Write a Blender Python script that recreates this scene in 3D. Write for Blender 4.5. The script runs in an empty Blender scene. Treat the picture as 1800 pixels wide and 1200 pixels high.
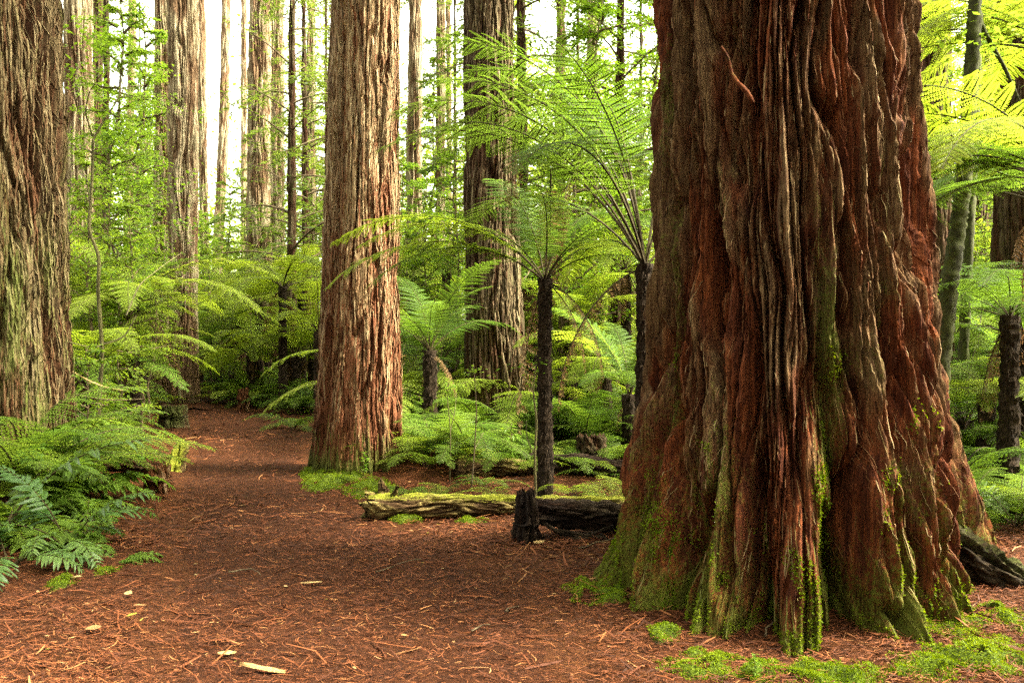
import bpy, math, random
import numpy as np
from mathutils import Vector, Matrix

SC = bpy.context.scene
COL = SC.collection
R = math.radians
rnd = random.Random(11)
NP = np.random.default_rng(7)

# ------------------------------------------------------------------ camera
F = 1550.0           # focal length in photo pixels (1800 wide)
EYE = 1.6
HOR = 570.0          # horizon row in the photo

cam_d = bpy.data.cameras.new('camera')
cam = bpy.data.objects.new('camera', cam_d)
COL.objects.link(cam)
cam_d.sensor_width = 36
cam_d.lens = 36 * F / 1800
cam_d.clip_start = 0.05
cam_d.clip_end = 1000
cam.location = (0, 0, EYE)
PITCH = math.atan((600 - HOR) / F)
cam.rotation_euler = (R(90) - PITCH, 0, 0)
SC.camera = cam


def PX(px, Y):
    return (px - 900) / F * Y


def PZ(py, Y):
    return EYE + (HOR - py) / F * Y


def GY(py):
    return EYE * F / (py - HOR)


# ------------------------------------------------------------------ noise
class Noise2:
    def __init__(s, seed):
        r = np.random.default_rng(seed)
        a = r.uniform(0, 2 * np.pi, (256, 256))
        s.gx, s.gy = np.cos(a), np.sin(a)

    def __call__(s, u, v, period=None):
        u0 = np.floor(u).astype(np.int64)
        v0 = np.floor(v).astype(np.int64)
        fu, fv = u - u0, v - v0
        if period:
            a0, a1 = u0 % period, (u0 + 1) % period
        else:
            a0, a1 = u0, u0 + 1
        a0 = a0 & 255
        a1 = a1 & 255
        b0, b1 = v0 & 255, (v0 + 1) & 255
        su = fu * fu * fu * (fu * (fu * 6 - 15) + 10)
        sv = fv * fv * fv * (fv * (fv * 6 - 15) + 10)
        n00 = s.gx[a0, b0] * fu + s.gy[a0, b0] * fv
        n10 = s.gx[a1, b0] * (fu - 1) + s.gy[a1, b0] * fv
        n01 = s.gx[a0, b1] * fu + s.gy[a0, b1] * (fv - 1)
        n11 = s.gx[a1, b1] * (fu - 1) + s.gy[a1, b1] * (fv - 1)
        x0 = n00 + su * (n10 - n00)
        x1 = n01 + su * (n11 - n01)
        return (x0 + sv * (x1 - x0)) * 1.5


N_ = [Noise2(100 + i) for i in range(12)]

# ------------------------------------------------------------------ path and ground height
path_px = [(1400, 150, 1350), (1200, 190, 1060), (1100, 240, 1010), (1000, 275, 890), (950, 285, 760), (900, 292, 650),
           (850, 305, 570), (800, 320, 552), (760, 328, 545), (735, 322, 500), (718, 318, 432)]
path_rows = []
for py, a, b in path_px:
    Y = GY(py)
    path_rows.append((Y, PX(a, Y), PX(b, Y)))
# behind the camera, and on past the far tree where the path bends left
path_rows = [(-6, -3.2, 1.4), (1.0, -2.4, 1.2)] + path_rows
PY_ = np.array([p[0] for p in path_rows])
PA_ = np.array([p[1] for p in path_rows])
PB_ = np.array([p[2] for p in path_rows])
PEND = PY_[-1]
bend = [(PEND - .6, -6.1, .75), (18.6, -6.9, .75), (20.2, -8.2, .75), (22.2, -9.9, .8), (24, -12.5, .9), (25, -17, 1.0)]


def path_ab(y):
    return np.interp(y, PY_, PA_), np.interp(y, PY_, PB_)


def in_path(x, y, m=0.0):
    if y < PEND:
        a, b = path_ab(y)
        return a - m < x < b + m
    for (y0, x0, w) in bend:
        if (x - x0) ** 2 + (y - y0) ** 2 < (w + m + .3) ** 2:
            return True
    return False


mounds = [  # x, y, radius, height
    (PX(628, 9.3), 9.3, 1.1, .10), (1.75, 5.6, 2.1, .10), (-4.8, 8.4, 1.8, .16), (PX(870, 11.8), 11.8, 1.6, .12),
    (PX(740, 9.9), 9.9, .8, .12), (3.2, 4.7, .8, .10), (-3.4, 6.0, 1.0, .10), (-8.5, 13, 2.5, .2), (8, 14, 4, .3)]


def hgt(x, y):
    x = np.asarray(x, float)
    y = np.asarray(y, float)
    z = .05 * N_[0](x * .35, y * .35) + .03 * N_[1](x * 1.1, y * 1.1)
    rough = .012 * N_[2](x * 4, y * 4) + .008 * N_[3](x * 11, y * 11)
    z = z + rough
    for mx, my, mr, mh in mounds:
        z = z + mh * np.exp(-((x - mx) ** 2 + (y - my) ** 2) / (mr * mr) * 1.6)
    return z


def H(x, y):
    return float(hgt(np.array([x]), np.array([y]))[0])


# ------------------------------------------------------------------ mesh helpers
def mesh_np(name, V, Q, mats, midx=None, smooth=False, fattr=None, vattr=None, T=None):
    """one mesh from numpy vertices, quads (and optional triangles)"""
    V = np.asarray(V, np.float32)
    Q = np.asarray(Q, np.int32).reshape(-1, 4)
    nq = len(Q)
    nt = 0 if T is None else len(T)
    me = bpy.data.meshes.new(name)
    me.vertices.add(len(V))
    me.vertices.foreach_set('co', V.ravel())
    loops = Q.ravel()
    if nt:
        loops = np.concatenate([loops, np.asarray(T, np.int32).ravel()])
    me.loops.add(len(loops))
    me.loops.foreach_set('vertex_index', loops)
    me.polygons.add(nq + nt)
    st = np.arange(nq, dtype=np.int32) * 4
    if nt:
        st = np.concatenate([st, nq * 4 + np.arange(nt, dtype=np.int32) * 3])
    me.polygons.foreach_set('loop_start', st)
    for m in mats:
        me.materials.append(m)
    if midx is not None:
        me.polygons.foreach_set('material_index', np.asarray(midx, np.int32))
    me.update(calc_edges=True)
    me.polygons.foreach_set('use_smooth', np.full(nq + nt, smooth, dtype=bool))
    for k, a in (fattr or {}).items():
        at = me.attributes.new(k, 'FLOAT', 'FACE')
        at.data.foreach_set('value', np.asarray(a, np.float32))
    for k, a in (vattr or {}).items():
        at = me.attributes.new(k, 'FLOAT', 'POINT')
        at.data.foreach_set('value', np.asarray(a, np.float32))
    me.validate()
    return me


def ob(name, me, parent=None, loc=(0, 0, 0)):
    o = bpy.data.objects.new(name, me)
    COL.objects.link(o)
    o.location = loc
    if parent:
        o.parent = parent
    return o


def thing(name, label, cat, loc=(0, 0, 0), rz=0, group=None):
    o = bpy.data.objects.new(name, None)
    COL.objects.link(o)
    o.empty_display_size = .2
    o.location = loc
    o.rotation_euler = (0, 0, rz)
    o['label'] = label
    o['category'] = cat
    if group:
        o['group'] = group
    return o


def tag(o, label, cat, group=None, kind=None):
    o['label'] = label
    o['category'] = cat
    if group:
        o['group'] = group
    if kind:
        o['kind'] = kind
    return o


class MB:
    """collects quads with a material index"""

    def __init__(s):
        s.V, s.Q, s.M, s.n = [], [], [], 0

    def add(s, V, Q, m=0):
        V = np.asarray(V, float).reshape(-1, 3)
        Q = np.asarray(Q, int).reshape(-1, 4)
        s.V.append(V)
        s.Q.append(Q + s.n)
        s.M.append(np.full(len(Q), m))
        s.n += len(V)

    def tube(s, pts, rad, sides=6, m=0, rough=0, seed=0):
        pts = np.asarray(pts, float)
        n = len(pts)
        rad = np.broadcast_to(np.asarray(rad, float), (n,))
        t = np.gradient(pts, axis=0)
        t /= np.linalg.norm(t, axis=1)[:, None] + 1e-9
        ref = np.array([0, 0, 1.0]) if abs(t[0, 2]) < .9 else np.array([1.0, 0, 0])
        a = np.cross(t, ref)
        a /= np.linalg.norm(a, axis=1)[:, None] + 1e-9
        b = np.cross(t, a)
        th = np.linspace(0, 2 * np.pi, sides, endpoint=False)
        rr = rad[:, None] * np.ones((1, sides))
        if rough:
            rg = np.random.default_rng(seed)
            rr = rr * (1 + rough * rg.uniform(-1, 1, (n, sides)))
        V = pts[:, None, :] + rr[..., None] * (np.cos(th)[None, :, None] * a[:, None, :] + np.sin(th)[None, :, None] * b[:, None, :])
        i = np.arange(n - 1)[:, None] * sides
        j = np.arange(sides)[None, :]
        k = (j + 1) % sides
        Q = np.stack([i + j, i + k, i + sides + k, i + sides + j], -1).reshape(-1, 4)
        s.add(V.reshape(-1, 3), Q, m)
        # close the far end
        if sides % 2 == 0:
            e = (n - 1) * sides
            if sides == 4:
                s.Q.append(np.array([[e, e + 1, e + 2, e + 3]]) + s.n - n * sides)
                s.M.append(np.array([m]))
            else:
                q = [[e, e + c, e + c + 1, e + c + 2] for c in range(1, sides - 2, 2)]
                s.Q.append(np.array(q) + s.n - n * sides)
                s.M.append(np.full(len(q), m))

    def kites(s, base, d, side, up, m=0, wide=.4, drop=0.0):
        """leaf-shaped quads: base point, length vector, half-width vector, droop vector"""
        base, d, side = (np.asarray(v, float).reshape(-1, 3) for v in (base, d, side))
        n = len(base)
        V = np.empty((n, 4, 3))
        V[:, 0] = base
        V[:, 1] = base + d * wide + side
        V[:, 2] = base + d + np.asarray(up, float).reshape(-1, 3) * 1.0
        V[:, 3] = base + d * wide - side
        Q = np.arange(n * 4).reshape(n, 4)
        s.add(V.reshape(-1, 3), Q, m)

    def build(s, name, mats, smooth=False):
        return mesh_np(name, np.concatenate(s.V), np.concatenate(s.Q), mats, np.concatenate(s.M), smooth)


def unit(v):
    v = np.asarray(v, float)
    return v / (np.linalg.norm(v, axis=-1, keepdims=True) + 1e-9)


# ------------------------------------------------------------------ materials
def mat(name):
    m = bpy.data.materials.new(name)
    m.use_nodes = True
    nt = m.node_tree
    nt.nodes.clear()
    return m, nt, nt.nodes.new('ShaderNodeOutputMaterial')


def node(nt, t, **kw):
    n = nt.nodes.new(t)
    for k, v in kw.items():
        setattr(n, k, v)
    return n


def mixc(nt, fac, a, b, mode='MIX'):
    n = nt.nodes.new('ShaderNodeMix')
    n.data_type = 'RGBA'
    n.blend_type = mode
    n.clamp_factor = True
    for sock, v in ((n.inputs[0], fac), (n.inputs[6], a), (n.inputs[7], b)):
        if isinstance(v, (int, float)):
            sock.default_value = v
        elif isinstance(v, tuple):
            sock.default_value = v + (1,) if len(v) == 3 else v
        else:
            nt.links.new(v, sock)
    return n.outputs[2]


def mathn(nt, op, a, b=None, clamp=False):
    n = nt.nodes.new('ShaderNodeMath')
    n.operation = op
    n.use_clamp = clamp
    for i, v in enumerate((a, b)):
        if v is None:
            continue
        if isinstance(v, (int, float)):
            n.inputs[i].default_value = v
        else:
            nt.links.new(v, n.inputs[i])
    return n.outputs[0]


def ramp(nt, fac, lo, hi):
    n = nt.nodes.new('ShaderNodeMapRange')
    n.clamp = True
    n.interpolation_type = 'SMOOTHSTEP'
    nt.links.new(fac, n.inputs[0])
    n.inputs[1].default_value = lo
    n.inputs[2].default_value = hi
    return n.outputs[0]


def noise(nt, scale, detail=4, vec=None, sc=(1, 1, 1), rough=.6):
    tc = nt.nodes.new('ShaderNodeTexCoord')
    mp = nt.nodes.new('ShaderNodeMapping')
    mp.inputs['Scale'].default_value = sc
    nt.links.new(tc.outputs['Object'] if vec is None else vec, mp.inputs['Vector'])
    n = nt.nodes.new('ShaderNodeTexNoise')
    n.inputs['Scale'].default_value = scale
    n.inputs['Detail'].default_value = detail
    n.inputs['Roughness'].default_value = rough
    nt.links.new(mp.outputs[0], n.inputs['Vector'])
    return n.outputs[0]


def attr(nt, name):
    n = nt.nodes.new('ShaderNodeAttribute')
    n.attribute_name = name
    return n.outputs['Fac']


def principled(nt, out, color, rough=.85, spec=.25, height=None, bump=.4, dist=.01):
    p = nt.nodes.new('ShaderNodeBsdfPrincipled')
    if isinstance(color, tuple):
        p.inputs['Base Color'].default_value = color + (1,)
    else:
        nt.links.new(color, p.inputs['Base Color'])
    if isinstance(rough, (int, float)):
        p.inputs['Roughness'].default_value = rough
    else:
        nt.links.new(rough, p.inputs['Roughness'])
    p.inputs['Specular IOR Level'].default_value = spec
    if height is not None:
        b = nt.nodes.new('ShaderNodeBump')
        b.inputs['Strength'].default_value = bump
        b.inputs['Distance'].default_value = dist
        nt.links.new(height, b.inputs['Height'])
        nt.links.new(b.outputs[0], p.inputs['Normal'])
    if out is not None:
        nt.links.new(p.outputs[0], out.inputs[0])
    return p


def bark_mat(name, red, red2, grey, moss, fs=60, moss_gain=1.0, bump=.6, lying=False, foot=0):
    m, nt, out = mat(name)
    def ax(k):
        return (k, 1, 1) if lying else (1, 1, k)
    f1 = noise(nt, fs, 5, sc=ax(.07), rough=.65)
    f2 = noise(nt, fs * .22, 4, sc=ax(.16))
    f3 = noise(nt, 2.2, 4, sc=ax(.5))
    f4 = noise(nt, fs * 1.2, 3)
    f5 = noise(nt, fs * 2.6, 4, sc=ax(.045), rough=.7)
    rid = attr(nt, 'ridge')
    mo = attr(nt, 'moss')
    c = mixc(nt, ramp(nt, f2, .35, .68), red, red2)
    # weathered grey-brown skin on the outer ridges, in strips
    w = mathn(nt, 'ADD', mathn(nt, 'MULTIPLY', rid, .75), mathn(nt, 'MULTIPLY', mathn(nt, 'SUBTRACT', f2, .5), 1.3))
    w = mathn(nt, 'ADD', w, mathn(nt, 'MULTIPLY', mathn(nt, 'SUBTRACT', f3, .5), 1.1))
    sx = node(nt, 'ShaderNodeSeparateXYZ')
    tc_ = node(nt, 'ShaderNodeTexCoord')
    nt.links.new(tc_.outputs['Object'], sx.inputs[0])
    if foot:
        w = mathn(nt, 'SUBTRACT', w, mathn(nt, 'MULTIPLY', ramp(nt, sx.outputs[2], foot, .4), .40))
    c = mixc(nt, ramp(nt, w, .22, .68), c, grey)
    # fibres
    c = mixc(nt, mathn(nt, 'MULTIPLY', ramp(nt, f1, .62, .40), .62), c, tuple(x * .30 for x in red))
    c = mixc(nt, mathn(nt, 'MULTIPLY', ramp(nt, f1, .58, .78), .55), c, tuple(min(1, x * 1.55) for x in grey))
    # moss and lichen
    k = mathn(nt, 'ADD', mo, mathn(nt, 'MULTIPLY', mathn(nt, 'SUBTRACT', f3, .5), 1.2))
    k = mathn(nt, 'ADD', k, mathn(nt, 'MULTIPLY', mathn(nt, 'SUBTRACT', f4, .5), .9))
    k = mathn(nt, 'ADD', k, mathn(nt, 'MULTIPLY', mathn(nt, 'SUBTRACT', f1, .5), .5))
    mc = mixc(nt, f4, tuple(x * .55 for x in moss), tuple(x * 1.5 for x in moss))
    c = mixc(nt, mathn(nt, 'MULTIPLY', ramp(nt, k, .32, .72), .85 * moss_gain), c, mc)
    c = mixc(nt, mathn(nt, 'MULTIPLY', ramp(nt, f5, .55, .36), .6), c, tuple(x * .22 for x in red))
    hh = mathn(nt, 'ADD', f1, mathn(nt, 'ADD', mathn(nt, 'MULTIPLY', f4, .3), mathn(nt, 'MULTIPLY', f5, .9)))
    principled(nt, out, c, .92, .15, hh, bump, .022)
    return m


def leaf_mat(name, a, b, tl=.5, gloss=.10, var=.5, rough=.45):
    m, nt, out = mat(name)
    oi = node(nt, 'ShaderNodeObjectInfo')
    n = noise(nt, 3.0, 3)
    k = mathn(nt, 'ADD', mathn(nt, 'MULTIPLY', oi.outputs['Random'], var), mathn(nt, 'MULTIPLY', n, 1 - var))
    c = mixc(nt, ramp(nt, k, .1, .9), a, b)
    p = principled(nt, None, c, rough, gloss)
    t = node(nt, 'ShaderNodeBsdfTranslucent')
    hs = node(nt, 'ShaderNodeHueSaturation')
    hs.inputs['Value'].default_value = 1.45
    hs.inputs['Saturation'].default_value = 1.05
    hs.inputs['Hue'].default_value = .488
    nt.links.new(c, hs.inputs['Color'])
    nt.links.new(hs.outputs[0], t.inputs[0])
    mx = node(nt, 'ShaderNodeMixShader')
    mx.inputs[0].default_value = tl
    nt.links.new(p.outputs[0], mx.inputs[1])
    nt.links.new(t.outputs[0], mx.inputs[2])
    nt.links.new(mx.outputs[0], out.inputs[0])
    return m


M = {}
M['giant'] = bark_mat('redwood_bark_old', (.088, .020, .006), (.265, .070, .019), (.165, .098, .042), (.082, .105, .010), 42, 1.0, .9, foot=1.6)
M['bark'] = bark_mat('redwood_bark', (.120, .036, .013), (.180, .072, .028), (.36, .265, .145), (.065, .090, .012), 60, .9, .8, foot=3.4)
M['bark_left'] = bark_mat('redwood_bark_mossy', (.075, .030, .012), (.110, .055, .022), (.135, .098, .045), (.085, .108, .016), 60, 1.0, .8)
M['bark_dark'] = bark_mat('redwood_bark_dark', (.070, .029, .013), (.105, .053, .025), (.105, .080, .042), (.055, .075, .012), 60, .9, .8)
M['bark_hazed'] = bark_mat('hazed_far_bark', (.17, .095, .05), (.24, .15, .08), (.43, .355, .22), (.12, .15, .04), 55, .8, .6, foot=3.0)  # far trunks paled in their colour, standing in for haze
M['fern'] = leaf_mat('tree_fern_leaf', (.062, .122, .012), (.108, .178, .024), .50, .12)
M['fern_bright'] = leaf_mat('bright_fern_leaf', (.135, .200, .016), (.200, .260, .034), .60, .12)  # brighter, yellower copy of the fern leaf, colouring fronds as if sunlit
M['fern_low'] = leaf_mat('ground_fern_leaf', (.060, .118, .012), (.122, .185, .024), .50, .12)
M['fern_broad'] = leaf_mat('glossy_fern_leaf', (.030, .080, .014), (.090, .150, .026), .35, .35, rough=.4)
M['shrub'] = leaf_mat('shrub_leaf', (.075, .135, .010), (.140, .200, .022), .58, .15)
M['fresh'] = leaf_mat('fresh_leaf', (.090, .175, .012), (.140, .225, .026), .55, .12)
M['conifer'] = leaf_mat('conifer_leaf', (.055, .095, .012), (.105, .150, .022), .50, .1)
M['canopy'] = leaf_mat('shade_canopy_leaf', (.040, .080, .012), (.075, .120, .018), .40, .1)
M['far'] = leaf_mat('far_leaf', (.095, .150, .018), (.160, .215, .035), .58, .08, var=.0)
M['moss'] = leaf_mat('moss_leaf', (.075, .125, .006), (.165, .215, .012), .35, .05, var=.0)
M['dead'] = leaf_mat('dead_frond', (.095, .050, .022), (.19, .115, .050), .30, .05)
M['leaf_dry'] = leaf_mat('dry_leaf', (.24, .13, .05), (.42, .30, .13), .15, .2, var=.9)
M['leaf_yellow'] = leaf_mat('yellow_leaf', (.24, .20, .03), (.36, .29, .06), .30, .15, var=.9)


def simple(name, a, b, sc=20, st=(1, 1, 1), rough=.85, spec=.2, bump=.4, dist=.01):
    m, nt, out = mat(name)
    f = noise(nt, sc, 5, sc=st)
    g = noise(nt, sc * .2, 3, sc=st)
    c = mixc(nt, ramp(nt, mathn(nt, 'ADD', mathn(nt, 'MULTIPLY', f, .6), mathn(nt, 'MULTIPLY', g, .4)), .36, .62), a, b)
    principled(nt, out, c, rough, spec, f, bump, dist)
    return m


M['stipe'] = simple('fern_stalk', (.018, .012, .006), (.052, .040, .014), 30, (1, 1, 1), .75, .12)
M['fern_trunk'] = simple('tree_fern_trunk', (.010, .007, .005), (.040, .026, .016), 70, (1, 1, .3), .95, .1, .8, .02)
M['twig'] = simple('twig_bark', (.055, .036, .020), (.13, .095, .050), 40, (1, 1, .2), .8)
M['stem_green'] = simple('mossy_stem', (.050, .042, .016), (.125, .110, .040), 25, (1, 1, .3), .75)
M['stem_moss'] = simple('mossy_trunk', (.026, .024, .012), (.060, .066, .018), 25, (1, 1, .4), .9)
M['wood_dark'] = simple('rotten_wood', (.012, .007, .005), (.085, .040, .022), 38, (.25, 1, 1), .9, .15, .9, .02)
M['wood_pale'] = simple('split_wood', (.22, .125, .045), (.42, .29, .12), 40, (.15, 1, 1), .7)
M['stump'] = simple('red_stump_wood', (.055, .018, .010), (.20, .070, .032), 40, (1, 1, .15), .9, .15, .9, .02)
M['toad'] = simple('toadstool_white', (.6, .56, .46), (.78, .74, .64), 30)


M['moss_mat'] = simple('moss_cushion', (.028, .042, .006), (.085, .115, .010), 60, (1, 1, 1), .95, .1, 1.0, .02)


def ground_mat(name, dark, mid, light, s=1.0):
    m, nt, out = mat(name)
    f1 = noise(nt, 75, 6, sc=(1, 1, 1), rough=.7)
    f2 = noise(nt, 9, 5)
    f3 = noise(nt, .9, 4)
    fl = noise(nt, 120, 3, sc=(.25, 1, 1))
    c = mixc(nt, ramp(nt, f1, .36, .58), dark, mid)
    c = mixc(nt, ramp(nt, fl, .55, .72), c, light)
    c = mixc(nt, mathn(nt, 'MULTIPLY', ramp(nt, f2, .45, .7), .5), c, dark)
    c = mixc(nt, mathn(nt, 'MULTIPLY', ramp(nt, f3, .45, .66), .5 * s), c, tuple(x * .6 for x in mid))
    hh = mathn(nt, 'ADD', f1, mathn(nt, 'MULTIPLY', fl, .6))
    principled(nt, out, c, .93, .12, hh, .9, .02)
    return m


M['ground'] = ground_mat('forest_floor', (.017, .0058, .0022), (.074, .0225, .006), (.165, .063, .017))
M['path'] = ground_mat('needle_path', (.013, .0045, .0018), (.058, .0165, .0045), (.135, .047, .0125))


def litter_mat():
    m, nt, out = mat('dry_needles')
    a = attr(nt, 'tone')
    cr = node(nt, 'ShaderNodeValToRGB')
    e = cr.color_ramp.elements
    e[0].position = 0
    e[0].color = (.026, .009, .004, 1)
    e[1].position = 1
    e[1].color = (.40, .24, .10, 1)
    for p, c in ((.35, (.090, .024, .007, 1)), (.72, (.170, .051, .0145, 1)), (.9, (.29, .125, .042, 1))):
        x = e.new(p)
        x.color = c
    nt.links.new(a, cr.inputs[0])
    principled(nt, out, cr.outputs[0], .75, .2)
    return m


M['litter'] = litter_mat()

# ------------------------------------------------------------------ ground and path sheets
def grid(xs, ys, zfun):
    X, Y = np.meshgrid(xs, ys)
    Z = zfun(X, Y)
    n, m_ = len(xs), len(ys)
    i = np.arange(m_ - 1)[:, None] * n + np.arange(n - 1)[None, :]
    Q = np.stack([i, i + 1, i + n + 1, i + n], -1).reshape(-1, 4)
    return np.stack([X, Y, Z], -1).reshape(-1, 3), Q


def gz(X, Y):
    z = hgt(X, Y)
    a, b = path_ab(Y)
    c, w = (a + b) / 2, (b - a) / 2
    t = np.clip(1.15 - np.abs(X - c) / w, 0, 1)
    k = t * t * (3 - 2 * t)
    k = np.where(Y < PEND - .3, k, 0)
    far = np.clip((np.hypot(X, Y) - 60) / 200, 0, 1)
    return z * (1 - far) - .05 * k


xs = np.sinh(np.linspace(-5.6, 5.6, 460)) * 2.2
ys = np.concatenate([np.linspace(-280, -8, 14), np.linspace(-6, 2.6, 30), 2.7 * np.exp(np.linspace(0, 4.7, 520))])
V, Q = grid(xs, ys, gz)
g = ob('ground', mesh_np('ground', V, Q, [M['ground']], smooth=True))
g['kind'] = 'structure'

yy = np.concatenate([np.linspace(-5, 2.6, 30), np.linspace(2.65, PEND, 420)])
ss = np.linspace(-1, 1, 150)
YY, S = np.meshgrid(yy, ss, indexing='ij')
a, b = path_ab(YY)
a = a - .30 * N_[4](YY * .9, YY * 0) - .14 * N_[2](YY * 2.2, YY * 0 + 3) - .05 * N_[5](YY * 5, YY * 0)
b = b + .16 * N_[6](YY * 1.1, YY * 0) + .06 * N_[7](YY * 5, YY * 0)
XX = a + (b - a) * (S + 1) / 2
ZZ = hgt(XX, YY) - .055 * np.abs(S) ** 6
n = len(ss)
i = np.arange(len(yy) - 1)[:, None] * n + np.arange(n - 1)[None, :]
VP = [np.stack([XX, YY, ZZ], -1).reshape(-1, 3)]
QP = [np.stack([i, i + 1, i + n + 1, i + n], -1).reshape(-1, 4)]
# the far bend of the path
bp = np.array([(x, y) for y, x, w in bend])
bw = np.array([w for y, x, w in bend])
tt = np.linspace(0, len(bend) - 1, 60)
cx = np.interp(tt, range(len(bend)), bp[:, 0])
cy = np.interp(tt, range(len(bend)), bp[:, 1])
cw = np.interp(tt, range(len(bend)), bw)
tx, ty = np.gradient(cx), np.gradient(cy)
l = np.hypot(tx, ty)
tx, ty = tx / l, ty / l
s2 = np.linspace(-1, 1, 16)
BX = cx[:, None] + ty[:, None] * cw[:, None] * s2
BY = cy[:, None] - tx[:, None] * cw[:, None] * s2
BZ = hgt(BX, BY) + .03 - .06 * np.abs(s2)[None, :] ** 4
i = np.arange(59)[:, None] * 16 + np.arange(15)[None, :] + len(VP[0])
VP.append(np.stack([BX, BY, BZ], -1).reshape(-1, 3))
QP.append(np.stack([i, i + 1, i + 17, i + 16], -1).reshape(-1, 4))
p = ob('path', mesh_np('path', np.concatenate(VP), np.concatenate(QP), [M['path']], smooth=True))
p['kind'] = 'structure'

# ------------------------------------------------------------------ needle litter
def surf(x, y):
    a, b = path_ab(y)
    s = np.clip(((x - a) / (b - a)) * 2 - 1, -1.5, 1.5)
    inp = (np.abs(s) < 1) & (y < PEND)
    zp = hgt(x, y) - .055 * np.abs(s) ** 6
    zg = gz(x, y)
    return np.where(inp, np.maximum(zp, zg), zg), inp


def litter(n, dmin, dmax, lmul, wmin, seed):
    r = np.random.default_rng(seed)
    d = dmin * (dmax / dmin) ** r.uniform(0, 1, n)
    t = r.uniform(-.75, .75, n)
    x, y = d * t, d
    z, inp = surf(x, y)
    dn = .62 + .75 * N_[10](x * .45 + 7, y * .45) + .35 * N_[9](x * 1.6, y * 1.6)
    keep = r.uniform(0, 1, n) < np.where(inp, dn * .62, dn + .3)
    x, y, z = x[keep], y[keep], z[keep]
    n = len(x)
    L = np.exp(r.normal(np.log(.032), .5, n)) * lmul
    W = r.uniform(.7, 1.6, n) * wmin * (1 + L * 4)
    an = r.uniform(0, np.pi * 2, n)
    an = np.where(r.uniform(0, 1, n) < .5, an * .25 - .78, an)
    cv = r.normal(0, .6, n)
    roll = r.normal(0, .5, n)
    lift = r.uniform(0, .020, n)
    tilt = r.normal(0, .12, n)
    P3, S3 = [], []
    for k in (-1, 0, 1):
        aa = an + cv * k * .5
        px = x + np.cos(an) * L * k * .5 - np.sin(an) * cv * L * .25 * (k * k)
        py = y + np.sin(an) * L * k * .5 + np.cos(an) * cv * L * .25 * (k * k)
        pz = z + .003 + lift + tilt * L * k
        w = W * (.55 if k else 1.0)
        sx, sy, sz = -np.sin(aa) * w * np.cos(roll), np.cos(aa) * w * np.cos(roll), w * np.sin(roll)
        P3.append(np.stack([px, py, pz], -1))
        S3.append(np.stack([sx, sy, sz], -1))
    V = np.stack([P3[0] - S3[0], P3[0] + S3[0], P3[1] - S3[1], P3[1] + S3[1], P3[2] - S3[2], P3[2] + S3[2]], 1)
    b6 = np.arange(n)[:, None] * 6
    Q = np.concatenate([b6 + np.array([[0, 1, 3, 2]]), b6 + np.array([[2, 3, 5, 4]])], 0)
    tone = np.clip(r.beta(1.6, 2.4, n) + .12 * N_[8](x * .8, y * .8), 0, 1)
    return V.reshape(-1, 3), Q, np.concatenate([tone, tone])


LV, LQ, LT, off = [], [], [], 0
for args in ((105000, 3.2, 6.8, .9, .0013, 1), (38000, 6.0, 13, 1.5, .0028, 2), (9000, 3.4, 8, 2.3, .0020, 3), (14000, 12, 26, 2.2, .006, 4), (420, 3.4, 12, 4.0, .0026, 5)):
    v, q, t = litter(*args)
    LV.append(v)
    LQ.append(q + off)
    LT.append(t)
    off += len(v)
o = ob('needle_litter', mesh_np('needle_litter', np.concatenate(LV), np.concatenate(LQ), [M['litter']], fattr={'tone': np.concatenate(LT)}))
tag(o, 'dry red-brown needles and twigs covering the forest floor', 'litter', kind='stuff')

# ------------------------------------------------------------------ trunks
def nabs(n, p):
    return np.clip(np.abs(n) / .40, 0, 1) ** p


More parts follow.
